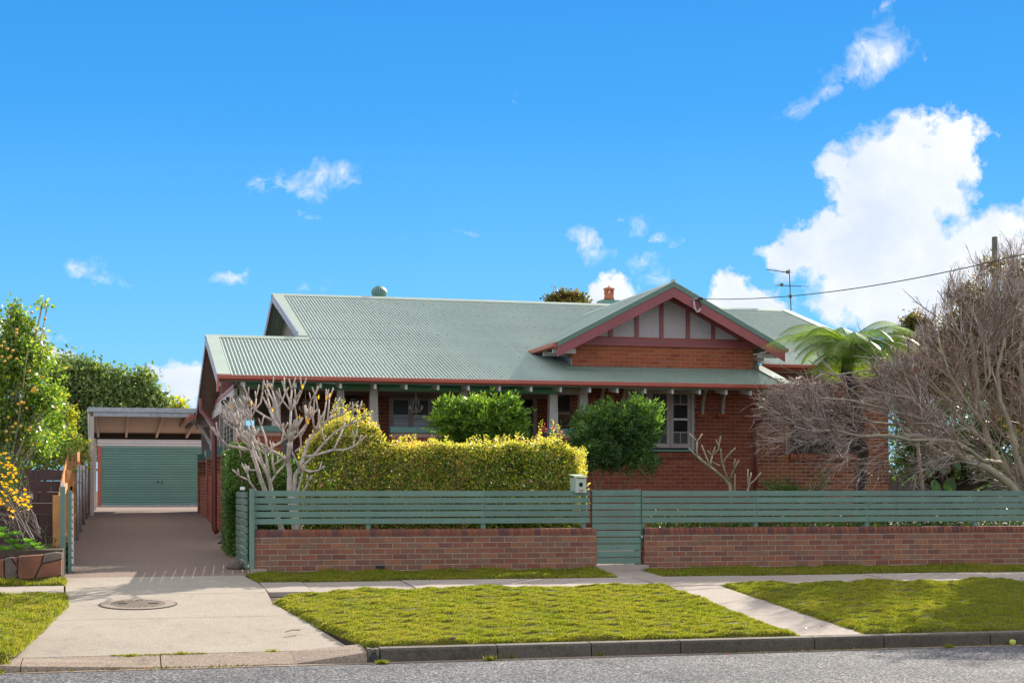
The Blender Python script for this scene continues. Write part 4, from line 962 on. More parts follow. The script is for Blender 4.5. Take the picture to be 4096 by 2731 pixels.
# ---- windows
def glazed(name, x0, x1, y, z0, z1, rows, fw=.05, mat='frame', par=None, tex=(), white=(), gl='glass_dim'):
    """a sash: frame with muntins; rows = list of (share, columns)"""
    f = MB(); d = .04
    f.box(x0, x0+fw, y, y+d, z0, z1); f.box(x1-fw, x1, y, y+d, z0, z1); f.box(x0+fw, x1-fw, y, y+d, z0, z0+fw*1.3); f.box(x0+fw, x1-fw, y, y+d, z1-fw, z1)
    fr_ = f.build(name, M[mat], par or hs)
    zt = z1-fw; tot = z1-z0-fw*2.3
    for ri, (share, cols) in enumerate(rows):
        zb_ = zt-tot*share
        if ri < len(rows)-1: MB().box(x0+fw+.001, x1-fw-.001, y+.004, y+d-.004, zb_-.012, zb_+.012).build('glazing_bar', M[mat], fr_)
        cw = (x1-x0-2*fw)/cols
        for c_ in range(cols):
            if c_: MB().box(x0+fw+c_*cw-.009, x0+fw+c_*cw+.009, y+.006, y+d-.006, zb_+.013, zt-.013).build('glazing_bar', M[mat], fr_)
            MB().box(x0+fw+c_*cw+.001, x0+fw+(c_+1)*cw-.001, y+.018, y+.024, zb_, zt).build('pane', M['glass_tex' if ri in tex else gl], fr_)
        zt = zb_
    return fr_
wf = MB(); yy = YW+.06
wf.box(wx0+.002, wx0+.06, yy, yy+.12, wz0, wz1); wf.box(wx1-.07, wx1-.002, yy, yy+.12, wz0, wz1); wf.box(wx0+.06, wx1-.07, yy, yy+.12, wz1-.06, wz1-.002)
wf.build('window_frame', M['post'], hs)
sx0 = wx0+.062; sx1 = wx1-.075; sw = (sx1-sx0)/3
for i in range(3):
    glazed('window_sash', sx0+i*sw+.004, sx0+(i+1)*sw-.004, yy+.03, wz0+.04, wz1-.07, [(.2,2),(.57,1),(.23,2)], .075, 'frame', None, (0,2))
b1 = sx0+2*sw+.08; bzm = W(2655,1675,YW).z
MB().box(b1, sx1-.085, yy+.022, yy+.05, bzm-.022, bzm+.022).build('white_rail', M['white'], hs)
MB().box(wx0+.0, wx1-.0, YW-.035, YW+.12, wz0-.045, wz0).build('window_sill', M['trimgreen'], hs)
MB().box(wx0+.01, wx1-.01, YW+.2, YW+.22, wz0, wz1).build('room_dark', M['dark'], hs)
n = int((wx1-wx0+.10)/.083)
def sill_bricks(xa, n, y, ztop, mat, step=.083, h=.13, proj=.06):
    pr = [(0,0),(-proj+.03,.0),(-proj,.03),(-proj,h*.6),(-proj+.02,h*.85),(-proj+.06,h),(.12,h+.02),(.12,0)]
    me = bpy.data.meshes.new('sill_brick'); k = len(pr)
    V = [(s_, a, b) for s_ in (0, step-.010) for a, b in pr]
    me.from_pydata(V, [], [tuple(range(k))[::-1] if False else tuple(range(k)), tuple(range(k, 2*k))[::-1]]+[(i, i+k, (i+1)%k+k, (i+1)%k) for i in range(k)]); me.update(); me.materials.append(M[mat])
    for i in range(n):
        ob = bpy.data.objects.new('sill_brick', me); C.objects.link(ob); ob.parent = hs; ob.location = Vector((xa+i*step, y, ztop-h+random.uniform(-.002,.002)))-hs_o
    MB().box(xa+.002, xa+n*step-.012, y-proj+.014, y+.05, ztop-h+.008, ztop-.04).build('sill_mortar', M['mortar' if mat == 'brick_wing' else 'mortar_red'], hs)
sill_bricks(wx0-.05, n, YW, wz0-.055, 'brick_red')
# ---- right wing
WX1 = 18.1
ax0, ax1 = XA(3158, YWG), XA(3452, YWG); az0, az1 = W(3300,1818,YWG).z, W(3300,1612,YWG).z
ws = brick_specs((GX1, YWG), 0, WX1-GX1, .80, 46, [(ax0-GX1, ax1-GX1, az0-.10, az1)])
lay(ws, hs, 'brick_wing', False, .05)
for a, b, c_, d_ in ((GX1+.004, ax0, .3, 4.72), (ax1, WX1-.006, .3, 4.72), (ax0+.001, ax1-.001, .3, az0-.05), (ax0+.001, ax1-.001, az1, 4.72)):
    MB().box(a, b, YWG+.007, YWG+.25, c_, d_).build('mortar', M['mortar_wing'], hs)
lay(brick_specs((WX1+.004, YWG), PI/2, 2.0, .8, 46), hs, 'brick_wing', False, .03)
MB().box(WX1-.26, WX1-.004, YWG+.26, 48, .3, 4.7).build('wing_side_wall', M['mortar_red'], hs)
MB().box(GX1+.1, WX1, YWG-.66, YWG+.02, 4.60, 4.62).build('eaves_lining', M['soffit'], hs)
MB().box(GX1+.3, XRR-.03, YWG-.70, YWG-.68, zr(YWG-.66)-.16, zr(YWG-.66)-.03).build('fascia', M['gutter'], hs)
wp = MB(); yy = YWG+.10
wp.box(ax0+.002, ax0+.07, yy, yy+.08, az0, az1-.002); wp.box(ax1-.07, ax1-.002, yy, yy+.08, az0, az1-.002); wp.box(ax0+.07, ax1-.07, yy, yy+.08, az1-.07, az1-.002); wp.box(ax0+.07, ax1-.07, yy, yy+.08, az0, az0+.09)
wp.build('window_frame', M['bark_dark'], hs)
for i in range(3):
    w_ = (ax1-ax0-.15)/3; glazed('window_sash', ax0+.075+i*w_+.004, ax0+.075+(i+1)*w_-.004, yy+.02, az0+.095, az1-.075, [(1,2)], .045, 'bark_dark')
sill_bricks(ax0+.0, int((ax1-ax0)/.083), YWG, az0+.012, 'brick_wing', .083, .15, .07)
# awning rolled above the wing window: red and white stripes
aw = MB(); az = W(3180, 1640, YWG-.25).z
for i in range(16):
    xx = ax0-.02+i*(ax1-ax0+.04)/16; ob = MB().box(xx, xx+(ax1-ax0+.04)/16-.001, YWG-.28, YWG-.03, az1-.02, az1+.13).build('awning_stripe', M['gutter' if i % 2 else 'white'], hs)
MB().bar((ax0-.10, YWG-.05, az0+.05), (ax0-.10, YWG-.05, az1+.0), .012, .012).build('awning_guide', M['cream'], hs)
# wing gable end brackets & downpipes
MB().bar((XA(3048,31.7), 31.35, W(3048,1562,31.4).z), (GX1+.02, YW-.05, W(3020,1625,YW).z-.02), .075, .10).build('strut', M['pipe'], hs)
pA = W(3105, 1590, 31.9); pB = W(3023, 1705, YW-.08); pC = Vector((pB.x, pB.y, .85))
MB().tube([pA+Vector((.02,-.1,.2)), pA, pB, pB+Vector((0,0,-.06)), pC], [.052,.052,.052,.05,.05], 12).build('downpipe', M['pipe'], hs, True)

# ---- verandah
YP = 32.0
capz = W(1047, 1702, YP).z
def vpost(px0, px1, top_y=1545, bot=capz, rope=False):
    x0, x1 = XA(px0, YP), XA(px1, YP); w_ = x1-x0; zt = ZE-.10
    V = [(x0-.012, YP, bot), (x1+.012, YP, bot), (x1+.012, YP+w_, bot), (x0-.012, YP+w_, bot), (x0+.01, YP, zt), (x1-.01, YP, zt), (x1-.01, YP+w_, zt), (x0+.01, YP+w_, zt)]
    return MB().add(V, [(0,3,2,1),(4,5,6,7),(0,1,5,4),(1,2,6,5),(2,3,7,6),(3,0,4,7)]).build('verandah_post', M['post'], hs)
posts = [(949,982),(1090,1121),(1348,1378),(1480,1512),(1842,1874),(2199,2231),(2320,2352)]
for a, b in posts: vpost(a, b)
VX0 = 2.42
bp = XA(2272, YP)
segs_b = [(VX0, XA(1128,YP)), (XA(1340,YP), XA(1520,YP)), (XA(1560,YP), XA(1885,YP)), (XA(2185,YP), GX0+.10)]
for a, b in segs_b:
    MB().box(a, b, YP-.035, YP+.26, capz-.115, capz).build('balustrade_cap', M['trimgreen'], hs)
    MB().box(a+.02, b-.02, YP+.007, YP+.22, .3, capz-.116).build('mortar', M['mortar_red'], hs)
    lay(brick_specs((a+.015, YP), 0, b-a-.03, .85, int((capz-.13-.85)/.086)), hs, 'brick_red', False, .03)
MB().box(VX0, GX0-.05, YP+.05, YV, 2.0, 2.12).build('verandah_floor', M['floor'], hs)
MB().box(VX0+.05, GX0, YP+.03, YP+.13, ZE-.22, ZE-.09).build('verandah_beam', M['frame'], hs)
MB().box(VX0+.05, GX0-.01, YP+.14, YV+.1, 3.98, 4.0).build('verandah_ceiling', M['soffit'], hs)
# rolled blinds
for a, b in ((985,1478),(1516,1840),(1878,2232)):
    xa, xb = XA(a, YP-.12), XA(b, YP-.12); zc = W((a+b)/2, 1528+((a+b)/2-1230)*.021+14, YP-.12).z
    m = MB(); m.tube([(xa, YP-.10, zc), (xb, YP-.10, zc)], .068, 14); o = m.build('rolled_blind', M['blind'], hs, True)
    MB().box(xa+.01, xb-.01, YP-.075, YP-.055, zc+.03, zc+.12).build('blind_cloth', M['blind'], o)
for px in (1495,1503,1846,1854,1868,2228):
    z_ = W(px, 1550, YP).z; MB().tube([(XA(px,YP), YP-.02, z_), (XA(px,YP)+.004, YP-.02, z_-.55 if px > 1510 or px < 1500 else z_-.5)], .006, 5).build('blind_cord', M['ivory'], hs)
# back wall of the verandah with openings
fx0, fx1, fz1 = XA(1556,YV), XA(1741,YV), W(1650,1581,YV).z
dx0, dx1, dz1 = XA(2004,YV), XA(2148,YV), W(2070,1560,YV).z
lay(brick_specs((3.9, YV), 0, GX0-3.9, 2.1, 22, [(fx0-3.9, fx1-3.9, 0, fz1), (dx0-3.9, dx1-3.9, 0, dz1+.1)]), hs, 'brick_red', False, .04)
for a, b, c_, d_ in ((3.9, fx0, 1.5, 4.1), (fx1, dx0, 1.5, 4.1), (dx1, GX0+.1, 1.5, 4.1), (fx0+.001, fx1-.001, fz1, 4.1), (dx0+.001, dx1-.001, dz1+.1, 4.1)):
    MB().box(a, b, YV+.007, YV+.25, c_, d_).build('mortar', M['mortar_red'], hs)
MB().box(fx0-.30, fx1+.32, YV-.02, YV+.03, fz1+.0, 3.97).build('lintel_panel', M['siding'], hs)
MB().box(3.85, 3.9, YV-.0, 44, 1.5, 4.2).build('inner_side_wall', M['siding'], hs)
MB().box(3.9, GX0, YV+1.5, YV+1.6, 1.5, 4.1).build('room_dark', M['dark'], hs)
# french doors
ff = MB(); ff.box(fx0, fx0+.05, YV+.02, YV+.1, 2.12, fz1); ff.box(fx1-.10, fx1, YV+.02, YV+.1, 2.12, fz1); ff.box(fx0+.05, fx1-.1, YV+.02, YV+.1, fz1-.05, fz1); ff.build('door_frame', M['frame'], hs)
fw_ = (fx1-.10-fx0-.05)/2
for i in range(2): glazed('french_door', fx0+.052+i*fw_, fx0+.048+(i+1)*fw_, YV+.05, 2.13, fz1-.055, [(.24,1),(.62,1),(.14,2)], .055, 'frame', None, (0,), gl='glass')
zmid = W(1650,1693,YV).z; zcu = W(1650,1658,YV).z
M['pane_reflection'] = paint('reflection_blue', (.42,.48,.60), .3, .1, 2)
for i in range(2): MB().box(fx0+.112+i*fw_, fx0-.012+(i+1)*fw_, YV+.060, YV+.066, 2.45, zcu).build('door_reflection', M['pane_reflection'], hs)  # pale panels over the panes, painted as the reflection in the door glass
for i in range(2): MB().box(fx0+.11+i*fw_, fx0-.01+(i+1)*fw_, YV+.042, YV+.049, zmid-.014, zmid+.014).build('push_rail', M['white'], hs)
# front door opening with frame, dark inside
df = MB(); df.box(dx0-.0, dx0+.05, YV-.02, YV+.1, 2.12, dz1+.09); df.box(dx1-.09, dx1, YV-.02, YV+.1, 2.12, dz1+.09); df.box(dx0+.05, dx1-.09, YV-.02, YV+.1, dz1-.15, dz1+.09)
df.build('door_frame', M['frame'], hs); MB().box(dx0+.05, dx1-.09, YV-.03, YV-.021, dz1-.20, dz1-.17).build('transom', M['post'], hs)
MB().box(dx0+.051, dx1-.091, YV+.06, YV+.09, 2.12, dz1-.151).build('doorway_dark', M['dark'], hs)  # dark panel standing in for the unlit inside of the doorway
# house number on the post
npx = XA(2205, YP-.01)
for ch, px, py in (('3',2207,1690),('4',2219,1706)):
    p = W(px, py, YP-.012); text(ch, .11, (p.x, YP-.012, p.z), (PI/2,0,0), 'post_red_num', hs, 'house_number', .003)
# wall lanterns
for px, py in ((1414,1606),(1962,1605)):
    p = W(px, py, YV-.08); l = thing('wall_lantern', ('glass wall lantern on the verandah wall left of the french doors' if px < 1500 else 'glass wall lantern on the verandah wall left of the front door'), 'lantern', (p.x, YV-.01, p.z))
    MB().box(p.x-.075, p.x+.075, YV-.15, YV-.01, p.z-.10, p.z+.07).build('glass_box', M['lamp_glass'], l)
    c_ = MB(); 
    for sx_ in (-1, -.3, .3, 1): c_.box(p.x+sx_*.075-.006, p.x+sx_*.075+.006, YV-.157, YV-.150, p.z-.10, p.z+.07)
    c_.box(p.x-.085, p.x+.085, YV-.16, YV-.008, p.z-.115, p.z-.10); c_.build('cage', M['bark_dark'], l)
    MB().lathe((p.x, YV-.08, p.z+.07), [(.105,0),(.09,.03),(.05,.055),(.015,.07)], 10).build('cap', M['bark_dark'], l)
# chandeliers
def chandelier(px, py_top, py_bot, label, sc):
    y = YP+.9; t = W(px, py_top, y); b = W(px, py_bot, y); z0, z1 = b.z, t.z
    th = thing('chandelier', label, 'chandelier', (t.x, y, 3.97)); h = (z1-z0)
    MB().tube([(t.x, y, 3.97), (t.x, y, z1)], .010, 5).build('chain', M['ivory'], th)
    m = MB()
    for k in range(6):
        a = k*PI/3+.3; c_, s_ = math.cos(a), math.sin(a)
        prof = [(.012,1.0),(.03,.9),(.10,.62),(.11,.42),(.05,.15),(.01,.03)]
        m.tube([(t.x+c_*r*sc, y+s_*r*sc, z0+h*f) for r, f in prof], .0055, 4)
        prof = [(.02,.08),(.12,.12),(.22,.30),(.26,.46),(.23,.52),(.19,.46)]
        m.tube([(t.x+c_*r*sc, y+s_*r*sc, z0+h*f) for r, f in prof], .007, 4)
        prof = [(.015,.9),(.08,.97),(.11,.93)]
        m.tube([(t.x+c_*r*sc, y+s_*r*sc, z0+h*f) for r, f in prof], .005, 4)
    m.build('frame', M['ivory'], th, True)
    for k in range(6):
        a = k*PI/3+.3; c_, s_ = math.cos(a), math.sin(a)
        for (r, f, q) in ((.21,.36,.016),(.26,.38,.013),(.11,.80,.013),(.13,.70,.011),(.05,-.08,.012)):
            MB().lathe((t.x+c_*r*sc, y+s_*r*sc, z0+h*f), [(.002,-q*1.6),(q,-q*.5),(q*.7,q*.5),(.002,q*1.3)], 6).build('drop', M['white'], th, True)
chandelier(1664, 1590, 1655, 'cream wire chandelier with glass drops hanging before the french doors', .62)
chandelier(1222, 1595, 1655, 'dim wire chandelier hanging in the verandah behind the bare frangipani', .6)

# ---- left side: gable end, piers, side wall
XS = 2.42
MB().prism([(XL0+.0, YG+.02, zr(YG)-.20), (XL0, 34.9, zr(34.9)-.20), (XL0, 34.9, zr(34.9)-.0), (XL0, YG+.02, zr(YG)-.0)][::-1], (.03,0,0)).build('bargeboard', M['lilac'], hs)
zb_ = zr(34.9)-.36*4.5
MB().prism([(XL0, 34.9, zr(34.9)-.20), (XL0, 39.4, zb_-.20), (XL0, 39.4, zb_), (XL0, 34.9, zr(34.9))][::-1], (.03,0,0)).build('bargeboard', M['pipe'], hs)
MB().box(XL0-.004, XL0+.036, YG-.14, YG+.03, ZE-.34, ZE-.02).build('barge_end', M['gutter'], hs)
MB().prism([(XL1, 34.9, zr(34.9)-.02), (XL1, YR, zr(YR)-.20), (XL1, YR, zr(YR)), (XL1, 34.9, zr(34.9)+.15)][::-1], (.03,0,0)).build('bargeboard', M['lilac'], hs)
MB().prism([(XL1, YR, zr(YR)-.20), (XL1, 47, zr(YR)-.36*6.5-.20), (XL1, 47, zr(YR)-.36*6.5), (XL1, YR, zr(YR))][::-1], (.03,0,0)).build('bargeboard', M['pipe'], hs)
# gable end boards (weatherboards, one by one)
def boards(x, ya, yb, ztopf, z0, mat='siding', name='weatherboard'):
    z = z0
    while True:
        ys = [y for y in np.linspace(ya, yb, 120) if ztopf(y) > z+.12]
        if len(ys) < 2: break
        MB().box(x, x+.02, ys[0], ys[-1], z, z+.128).build(name, M[mat], hs); z += .135
boards(XL1+.45, 35, 47, lambda y: (zr(y) if y < YR else zr(YR)-.36*(y-YR))-.1, 4.6)
boards(XS+.02, YG+.9, 39.3, lambda y: (zr(y) if y < 34.9 else zr(34.9)-.36*(y-34.9))-.1, 4.02)
# the lower roof's soffits
MB().add([(XL0+.03, YG, zr(YG)-.06), (XS+.3, YG, zr(YG)-.06), (XS+.3, 34.9, zr(34.9)-.06), (XL0+.03, 34.9, zr(34.9)-.06)], [(0,3,2,1)]).build('verge_lining', M['soffit'], hs)
for i in range(26):
    ya = 34.95+i*.17; za = zr(34.9)-.36*(ya-34.9)-.05; MB().obox((XL0+.03, ya, za), (.9,0,0), (0,.16,-.0576), (0,0,.015)).build('lining_board', M['soffit'], hs)
for i in range(24):
    ya = YG+.06+i*.158; MB().obox((XL0+.032, ya, zr(ya)-.085), (.5,0,0), (0,.15,.0449), (0,0,.014)).build('lining_board', M['soffit'], hs)
# horizontal trim beams on the side
MB().box(XS-.03, XS+.08, YP, 39.6, 3.80, 3.95).build('side_beam', M['post'], hs)
MB().box(XS-.045, XS-.03, YP-.1, 39.6, 3.95, 4.03).build('side_trim', M['barge'], hs)
MB().box(XL0+.05, XS+.05, 39.3, 39.42, 3.45, 3.72).build('return_panel', M['soffit'], hs)
for y in np.arange(YP+.3, 36.0, .32): MB().box(XS-.012, XS+.019, y, y+.035, 4.03, min(4.9, zr(y)-.12)).build('batten', M['barge'], hs)
# side bay with louvres above the wall
for y in (YP+.25, 33.3, 34.2, 35.1): MB().box(XS-.02, XS+.08, y, y+.09, 2.3, 3.80).build('mullion', M['post'], hs)
for (ya, yb) in ((YP+.35, 33.29), (33.4, 34.19), (34.3, 35.09)):
    MB().box(XS+.0, XS+.05, ya, yb, 3.35, 3.79).build('louvre_head', M['frame'], hs)
    for k in range(9): MB().obox((XS-.04, ya, 2.40+k*.105), (.11,0,.05), (0,yb-ya,0), (0,0,.006)).build('louvre', M['glass_tex'], hs)
    MB().box(XS+.1, XS+.12, ya, yb, 2.3, 3.8).build('louvre_back', M['dark'], hs)
lay(brick_specs((XS-.004-.08, 45), -PI/2, 13.0, .80, 19, top=lambda z: (0, 13.0) if z < 2.25 else (9.6, 13.0)), hs, 'brick_red', False, .04)
MB().box(XS-.075, XS+.16, YP+.01, 45, .3, 2.25).build('side_wall', M['mortar'], hs)
for yy in (36.4, 39.8, 43.9):
    MB().box(XS-.12, XS+.30, yy, yy+.42, 2.2, 2.72).build('pier_mortar', M['mortar'], hs)
    lay(brick_specs((XS-.124, yy+.42), -PI/2, .42, 2.0, 8)+brick_specs((XS-.12, yy-.004), 0, .42, 1.2, 17), hs, 'brick_wing', False, .02)
    MB().box(XS-.15, XS+.33, yy-.03, yy+.45, 2.72, 2.88).build('pier_cap', M['trimgreen'], hs)
    MB().box(XS-.02, XS+.20, yy+.10, yy+.30, 2.88, 3.75).build('side_post', M['frame'], hs)
MB().box(XS-.06, XS+.06, 35.2, 46, 3.62, 3.80).build('side_beam', M['post'], hs)
# lower eaves behind
zg0 = 3.78
gutter((1.98, 46.0, zg0), (1.98, 39.45, zg0))
corr('roof_sheet', (4.0, 39.4, 4.75), (0,1,0), (-1,0,-.46), 6.6, 2.2, M['roof'], hs, seg=4)
for y in np.arange(39.6, 46, .55): MB().obox((2.02, y, zg0-.14), (1.9,0,.85), (0,.05,0), (0,0,.10)).build('rafter', M['soffit'], hs)
MB().obox((2.03, 39.45, zg0+.0), (1.9,0,.86), (0,6.5,0), (0,0,.012)).build('eaves_lining', M['siding'], hs)
MB().box(4.2, 17.9, 47.5, 47.7, .8, 4.3).build('back_wall', M['mortar_red'], hs)
MB().box(4.35, 4.5, 35.6, 47.5, .8, 4.6).build('side_wall', M['siding'], hs)
for z_ in (0,):
    MB().bar((XS+.02, 39.6, 3.75), (2.05, 39.6, 3.25+.4), .06, .08).build('brace', M['timber_new'] if False else M['post'], hs)
for yy in (36.5, 40.0): MB().bar((XS-.02, yy, 3.05), (2.06, yy, 3.62), .05, .08).build('brace', M['post'], hs)
# left downpipe
zt_ = W(806, 1630, 33.4); d0 = Vector((2.06, 33.4, 3.75)); 
dpA, dpB = W(806, 1640, 33.6), W(857, 1700, 33.2)
MB().tube([dpA+Vector((0,0,.25)), dpA, dpB, dpB+Vector((0,0,-.05)), Vector((dpB.x, dpB.y, 1.06)), Vector((dpB.x+.06, dpB.y-.02, .97))], .056, 12).build('downpipe', M['pipe'], hs, True)
# security light
sl_ = W(905, 1597, YP-.2); sc = thing('security_light', 'small black security floodlight under the left corner of the eaves', 'light', sl_)
MB().lathe(sl_+Vector((-.05,-.02,-.06)), [(.01,-.05),(.05,-.03),(.06,.01),(.035,.05)], 10).build('lamp_head', M['black'], sc, True)
MB().box(sl_.x, sl_.x+.11, sl_.y-.02, sl_.y+.05, sl_.z-.02, sl_.z+.05).build('mount', M['black'], sc)
# ---- on the roof
tv = W(1517, 1190, 41.0); tvt = thing('roof_ventilator', 'green ribbed turbine ventilator on the ridge', 'roof ventilator', (tv.x, 41.0, 6.85))
R = .205; zc = W(1517, 1170, 41.0).z
MB().lathe((tv.x, 41.0, 6.7), [(.15,0),(.15,zc-6.7-.12)], 14).build('neck', M['roof_flash'], tvt)
for k in range(22):
    a0 = 2*PI*k/22; V = []; F = []
    for j in range(7):
        ph = -1.15+2.3*j/6+.0; tw_ = .28*j/6
        for (da, rr) in ((0, R), (.2, R*1.05), (.24, R*.92)):
            a = a0+tw_+da; V.append((tv.x+rr*math.cos(ph)*math.cos(a), 41.0+rr*math.cos(ph)*math.sin(a), zc+R*.85*math.sin(ph)))
    for j in range(6):
        for q in range(2): b = j*3+q; F.append((b, b+1, b+4, b+3))
    MB().add(V, F).build('vane', M['trimgreen'], tvt, True)
MB().lathe((tv.x, 41.0, zc), [(.10,R*.76),(.06,R*.84),(.01,R*.87)], 14).build('crown', M['trimgreen'], tvt, True)
MB().lathe((tv.x, 41.0, zc), [(R*.7,-R*.6),(R*.82,0),(R*.6,R*.6)], 14).build('core', M['dark'], tvt)
cb_ = W(2436, 1215, 41.6); ch = thing('chimney', 'green block chimney base with a terracotta lantern pot behind the ridge', 'chimney', (cb_.x, 41.6, 6.5))
x0, x1 = XA(2404, 41.4), XA(2484, 41.4); zt = W(2436,1200,41.4).z
MB().box(x0, x1, 41.35, 41.8, 6.0, zt).build('base', M['trimgreen'], ch)
MB().obox((x0-.14, 41.36, zt-.16), (.30,0,.16), (0,.4,0), (0,0,.05)).build('mortar_haunch', M['trimgreen'], ch) if False else None
zp = W(2436,1200,41.55).z; s_ = 41.0/FPX; cx_ = XA(2436,41.55)
MB().lathe((cx_, 41.55, zp), [(.155,0),(.135,.09),(.13,.15),(.145,.16),(.145,.175)], 18).build('pot', M['terracotta'], ch, True)
for k in range(6):
    a = k*PI/3+.5; MB().box(cx_+.115*math.cos(a)-.02, cx_+.115*math.cos(a)+.02, 41.55+.115*math.sin(a)-.02, 41.55+.115*math.sin(a)+.02, zp+.17, zp+.275).build('pot_post', M['terracotta'], ch)
MB().lathe((cx_, 41.55, zp+.27), [(.125,0),(.17,.03),(.165,.05),(.10,.075),(.03,.095),(.02,.12),(.005,.14)], 18).build('pot_cap', M['terracotta'], ch, True)
# antenna
yA = 42.5; a0 = W(3165, 1262, yA); a1 = W(3157, 1076, yA); an = thing('tv_antenna', 'thin television antenna with two booms above the right roof', 'antenna', (a0.x, yA, 6.2))
MB().tube([(a0.x, yA, 6.0), a0, a1], .016, 6).build('mast', M['antenna'], an)
def boom(pxa, pya, pxb, pyb, els, L):
    a, b = W(pxa, pya, yA-.05), W(pxb, pyb, yA-.05); m = MB(); m.bar(a, b, .022, .022); bm = m.build('boom', M['antenna'], an)
    d_ = (b-a)
    for t, l in els:
        p = a+d_*t; MB().tube([p-Vector((.04,l*.9,.12*l)), p+Vector((.04,l*.9,.12*l))], .009, 4).build('element', M['antenna'], bm)
boom(3068, 1078, 3158, 1090, [(i/12, .14) for i in range(12)]+[(.8,.3),(.9,.5)], 1)
boom(3103, 1141, 3205, 1145, [(.0,.3),(.2,.5),(.55,.55),(.75,.6),(1,.65)], 1)
for px, py in ((3127,1139),(3161,1185),(3150,1088)):
    p = W(px, py, yA-.07); MB().box(p.x-.045, p.x+.045, p.y-.02, p.y+.02, p.z-.045, p.z+.045).build('junction_box', M['antenna'], an)
# hose reel on the side wall
hx, hy, hz_ = XA(915, 31.6), 31.6, 1.6
ho = thing('garden_hose', 'black and yellow garden hose hanging in loops at the left corner of the house', 'hose', (hx, hy, gz(hy)))
for k in range(9):
    w_ = random.uniform(.05,.10); top = 1.62+random.uniform(-.08,.08); bot = random.uniform(.92,1.15); ox = random.uniform(-.05,.09)
    pts = [(hx+ox+w_*math.sin(t)*(1), hy-.1-random.uniform(0,.05), (top+bot)/2+(top-bot)/2*math.cos(t)) for t in np.linspace(0, 2*PI, 14)]
    MB().tube(pts, .012, 5).build('hose_loop', M['hose_y' if k % 3 == 0 else 'hose'], ho, True)
MB().tube([(hx, hy-.1, 1.1), (hx-.03, hy-.3, gz(hy)+.1), (hx-.25, hy-.6, gz(31)+.02), (hx-.12, hy-.7, gz(31)+.02)], .014, 6).build('hose_end', M['hose'], ho, True)

# ================================================================== CARPORT AND GARAGE
YC0, YC1 = 42.4, 49.0
cpx0 = XA(352, YC0); zc0 = W(500,1630,YC0).z; zc1 = 3.60
cp = thing('carport', 'flat roofed open carport with white fascia beside the house', 'carport', (cpx0, YC0, 1.2))
MB().box(cpx0, 2.3, YC0-.05, YC0+.0, zc0-.115, zc0).build('fascia_cap', M['galv'], cp)
MB().box(XA(373,YC0), 2.3, YC0+.002, YC0+.05, zc0-.235, zc0-.116).build('fascia_beam', M['galv'], cp)
MB().obox((cpx0+.02, YC0+.05, zc0-.11), (3.9,0,0), (0,YC1-YC0,-.33), (0,0,.03)).build('roof_sheet', M['carport_under'], cp)
MB().box(cpx0+.05, 4.0, YC1-.1, YC1, zc1-.17, zc1+.02).build('back_beam', M['black'], cp)
for px in (385, 513, 652, 790, 930):
    xx = XA(px, YC0+.1); MB().obox((xx-.03, YC0+.051, zc0-.25), (.06,0,0), (0,YC1-YC0-.2,-.33), (0,0,.138)).build('rafter', M['cream'], cp)
pa = XA(368, YC0); MB().box(pa-.05, pa+.05, YC0+.0, YC0+.1, 1.1, zc0-.24).build('post', M['cream'], cp)
MB().tube([(cpx0+.02, YC0+.1, zc0-.1), (cpx0+.03, YC0+.1, zc0-.45), (pa-.06, YC0+.12, zc0-.75), (pa-.06, YC0+.12, 1.25)], .035, 8).build('downpipe', M['cream'], cp, True)
MB().obox((cpx0-.02, YC0, zc0-.13), (.09,0,0), (0,YC1-YC0,-.33), (0,0,.10)).build('side_gutter', M['white'], cp)
MB().box(pa-.05, pa+.05, YC1-.15, YC1-.05, 1.2, zc1-.15).build('post', M['cream'], cp)
YGA = 58.8; gx0 = XA(390, YGA); gx1 = gx0+6.6; gzb_, gzt_, gzc = 1.29, W(600,1786,YGA).z, W(600,1748,YGA).z
gg_ = thing('garage', 'cream corrugated garage with a green roller door behind the carport', 'garage', (gx0, YGA, 1.3))
k = int((gzc-gzt_)/.01); 
corr('front_sheet', (gx0, YGA, gzt_), (0,0,1), (1,0,0), gzc-gzt_, gx1-gx0, M['cream'], gg_, .095, .014)
MB().box(gx0-.02, gx1, YGA-.02, YGA+.06, gzc, gzc+.03).build('roof_edge', M['cream'], gg_)
MB().box(gx0, gx0+.13, YGA, YGA+.05, gzb_-.05, gzt_).build('door_jamb', M['gutter'], gg_)
MB().box(gx0, gx1, YGA+.06, YGA+6, gzb_-.1, gzc).build('shell', M['cream'], gg_)
n = 23; dh = (gzt_-gzb_-.05)/n
for i in range(n):
    za = gzb_+.05+i*dh
    MB().add([(gx0+.135,YGA-.0,za),(gx1,YGA-.0,za),(gx1,YGA-.022,za+.018),(gx0+.135,YGA-.022,za+.018),(gx1,YGA-.022,za+dh*.8),(gx0+.135,YGA-.022,za+dh*.8),(gx1,YGA,za+dh),(gx0+.135,YGA,za+dh)],[(0,1,2,3),(3,2,4,5),(5,4,6,7)]).build('door_slat', M['door_green'], gg_)
MB().box(gx0+.135, gx1, YGA-.03, YGA+.01, gzb_+.005, gzb_+.05).build('door_rail', M['galv'], gg_)
hx_ = XA(640, YGA); hz2 = W(640,1926,YGA).z; MB().box(hx_-.11, hx_+.11, YGA-.045, YGA-.02, hz2-.03, hz2+.02).build('handle', M['dark'], gg_)
MB().box(hx_-.02, hx_+.03, YGA-.05, YGA-.045, hz2-.02, hz2+.01).build('keyhole', M['galv'], gg_)
